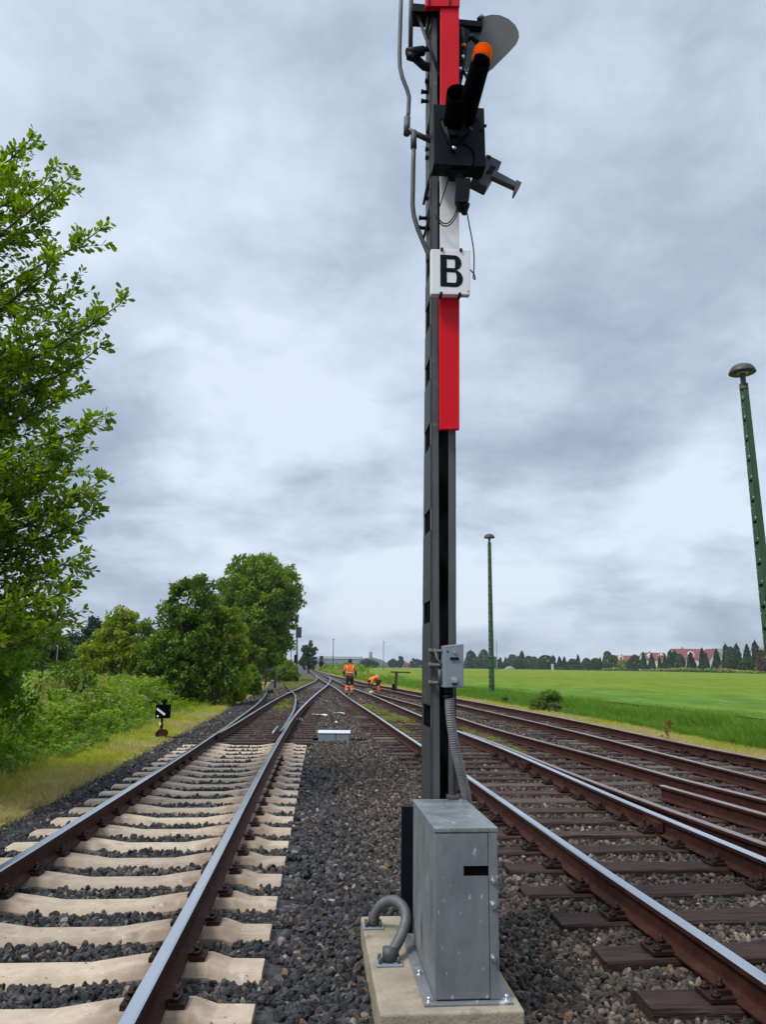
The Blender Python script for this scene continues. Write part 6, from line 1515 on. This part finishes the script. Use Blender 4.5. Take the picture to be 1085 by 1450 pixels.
def worker_bending():
    Y = 46.5; c = at(535, 979.5, Y); s = 1.0
    t = thing('person', 'worker in orange bending down to the ground beside the track', 'person', (c.x, Y, -.045), math.radians(20))
    S = lambda x, y, z: (x*s, y*s, z*s)
    # faces -x, hips over the feet, back level, arms hanging to the ground
    hip = (.05,0,.80); chest = (-.34,.03,.93)
    J = {'pelvis':(S(*hip),.125*s),'waist':(S(-.12,.01,.93),.125*s),'chest':(S(*chest),(.15*s,.12*s)),'neck':(S(-.50,.03,.83),.055*s),'head':(S(-.57,.03,.73),.090*s),'chin':(S(-.60,.03,.66),.070*s),'nose':(S(-.69,.03,.70),.018*s)}
    E = [('pelvis','waist'),('waist','chest'),('chest','neck'),('neck','head'),('head','chin'),('head','nose')]
    arms = {'L':((-.40,-.17,.86),(-.43,-.22,.58),(-.50,-.17,.34)),'R':((-.40,.22,.86),(-.46,.24,.58),(-.52,.17,.34))}
    legs = {'L':((.06,-.10,.78),(-.02,-.12,.45),(.06,-.12,.09),(-.10,-.13,.035)),'R':((.06,.12,.78),(.0,.13,.45),(.09,.14,.09),(-.07,.15,.035))}
    for k in 'LR':
        a, b, c_ = arms[k]; J[k+'sh'] = (S(*a),.060*s); J[k+'el'] = (S(*b),.046*s); J[k+'wr'] = (S(*c_),.031*s); E += [('chest',k+'sh'),(k+'sh',k+'el'),(k+'el',k+'wr')]
        hand_joints(J, E, S(*c_), Vector(c_)-Vector(b), (-.6,0,.3), k, s)
        h_, kn, an, to = legs[k]; J[k+'hip'] = (S(*h_),.085*s); J[k+'kn'] = (S(*kn),.060*s); J[k+'an'] = (S(*an),.045*s); J[k+'to'] = (S(*to),.038*s)
        E += [('pelvis',k+'hip'),(k+'hip',k+'kn'),(k+'kn',k+'an'),(k+'an',k+'to')]
    skin('body', J, E, M['skin'], t)
    Jk = {'b':(S(.09,0,.84),(.185*s,.20*s)),'w':(S(-.12,.01,.96),(.17*s,.17*s)),'c':(S(-.34,.03,.95),(.19*s,.16*s)),'n':(S(-.47,.03,.87),.085*s)}; Ek = [('b','w'),('w','c'),('c','n')]; Tj = {'p':(S(.03,0,.85),(.12*s,.13*s))}; Te = []
    for k in 'LR':
        a, b, c_ = [Vector(S(*v)) for v in arms[k]]; Jk[k+'s'] = (tuple(a),.085*s); Jk[k+'e'] = (tuple(a.lerp(b,.97)),.074*s); Ek += [('c',k+'s'),(k+'s',k+'e')]
        skin('sleeve', {'u':(tuple(a.lerp(b,.72)),.062*s),'e':(tuple(b),.056*s),'w':(tuple(b.lerp(c_,.95)),.042*s)}, [('u','e'),('e','w')], M['dark_cloth'], t)
        h_, kn, an, to = [Vector(S(*v)) for v in legs[k]]
        Tj.update({k+'h':(tuple(h_+Vector((.01,0,0))),.118*s),k+'m':(tuple(h_.lerp(kn,.5)),.10*s),k+'k':(tuple(kn),.084*s)}); Te += [('p',k+'h'),(k+'h',k+'m'),(k+'m',k+'k')]
        skin('gaiter', {'k':(tuple(h_.lerp(kn,.80)),.088*s),'c':(tuple(kn.lerp(an,.4)),.084*s),'a':(tuple(kn.lerp(an,.86)),.072*s)}, [('k','c'),('c','a')], M['hivis'], t)
        skin('boot', {'a':(tuple(an+Vector((0,0,.05))),.064*s),'h':(tuple(an+Vector((.02,0,-.03))),.055*s),'t':(tuple(to+Vector((-.035,0,.012))),.060*s)}, [('a','h'),('h','t')], M['dark_cloth'], t)
    skin('trousers', Tj, Te, M['dark_cloth'], t)
    jk = skin('jacket', Jk, Ek, M['hivis'], t)
    MB().tube([S(-.10,-.18,.90), S(-.11,-.13,1.07), S(-.11,.0,1.14), S(-.11,.14,1.07)], .018*s, 6).build('reflective_tape', M['reflect'], jk)
    hair_cap(t, S(-.55,.03,.745), .112*s, .104*s, .100*s, -.5)
    q = MB().lathe([(.0,-.02),(.10,.0),(.13,.10),(.12,.20),(.0,.22)], n=14); o = q.build('bucket', M['wall_white']); o.location = world(Vector((c.x,Y,-.045)), (0,0,0)) + Vector((-.36,-.10,0)); props(o, 'small whitish bag on the ground under the bending worker', 'bag')
worker_bending()

# ---------------------------------------------------------------- thin air towards the horizon
HAZE = .00018
hb_ = MB().box((-1900,-40,-1.4),(1900,1800,70)); hm_ = bpy.data.materials.new('haze'); hm_.use_nodes = True
for n_ in list(hm_.node_tree.nodes): hm_.node_tree.nodes.remove(n_)
vo_ = hm_.node_tree.nodes.new('ShaderNodeVolumePrincipled'); vo_.inputs['Density'].default_value = HAZE; vo_.inputs['Color'].default_value = (.80,.87,.97,1); vo_.inputs['Anisotropy'].default_value = .2
mo_ = hm_.node_tree.nodes.new('ShaderNodeOutputMaterial'); hm_.node_tree.links.new(vo_.outputs[0], mo_.inputs['Volume'])
hb_.build('haze', hm_)['kind'] = 'stuff'
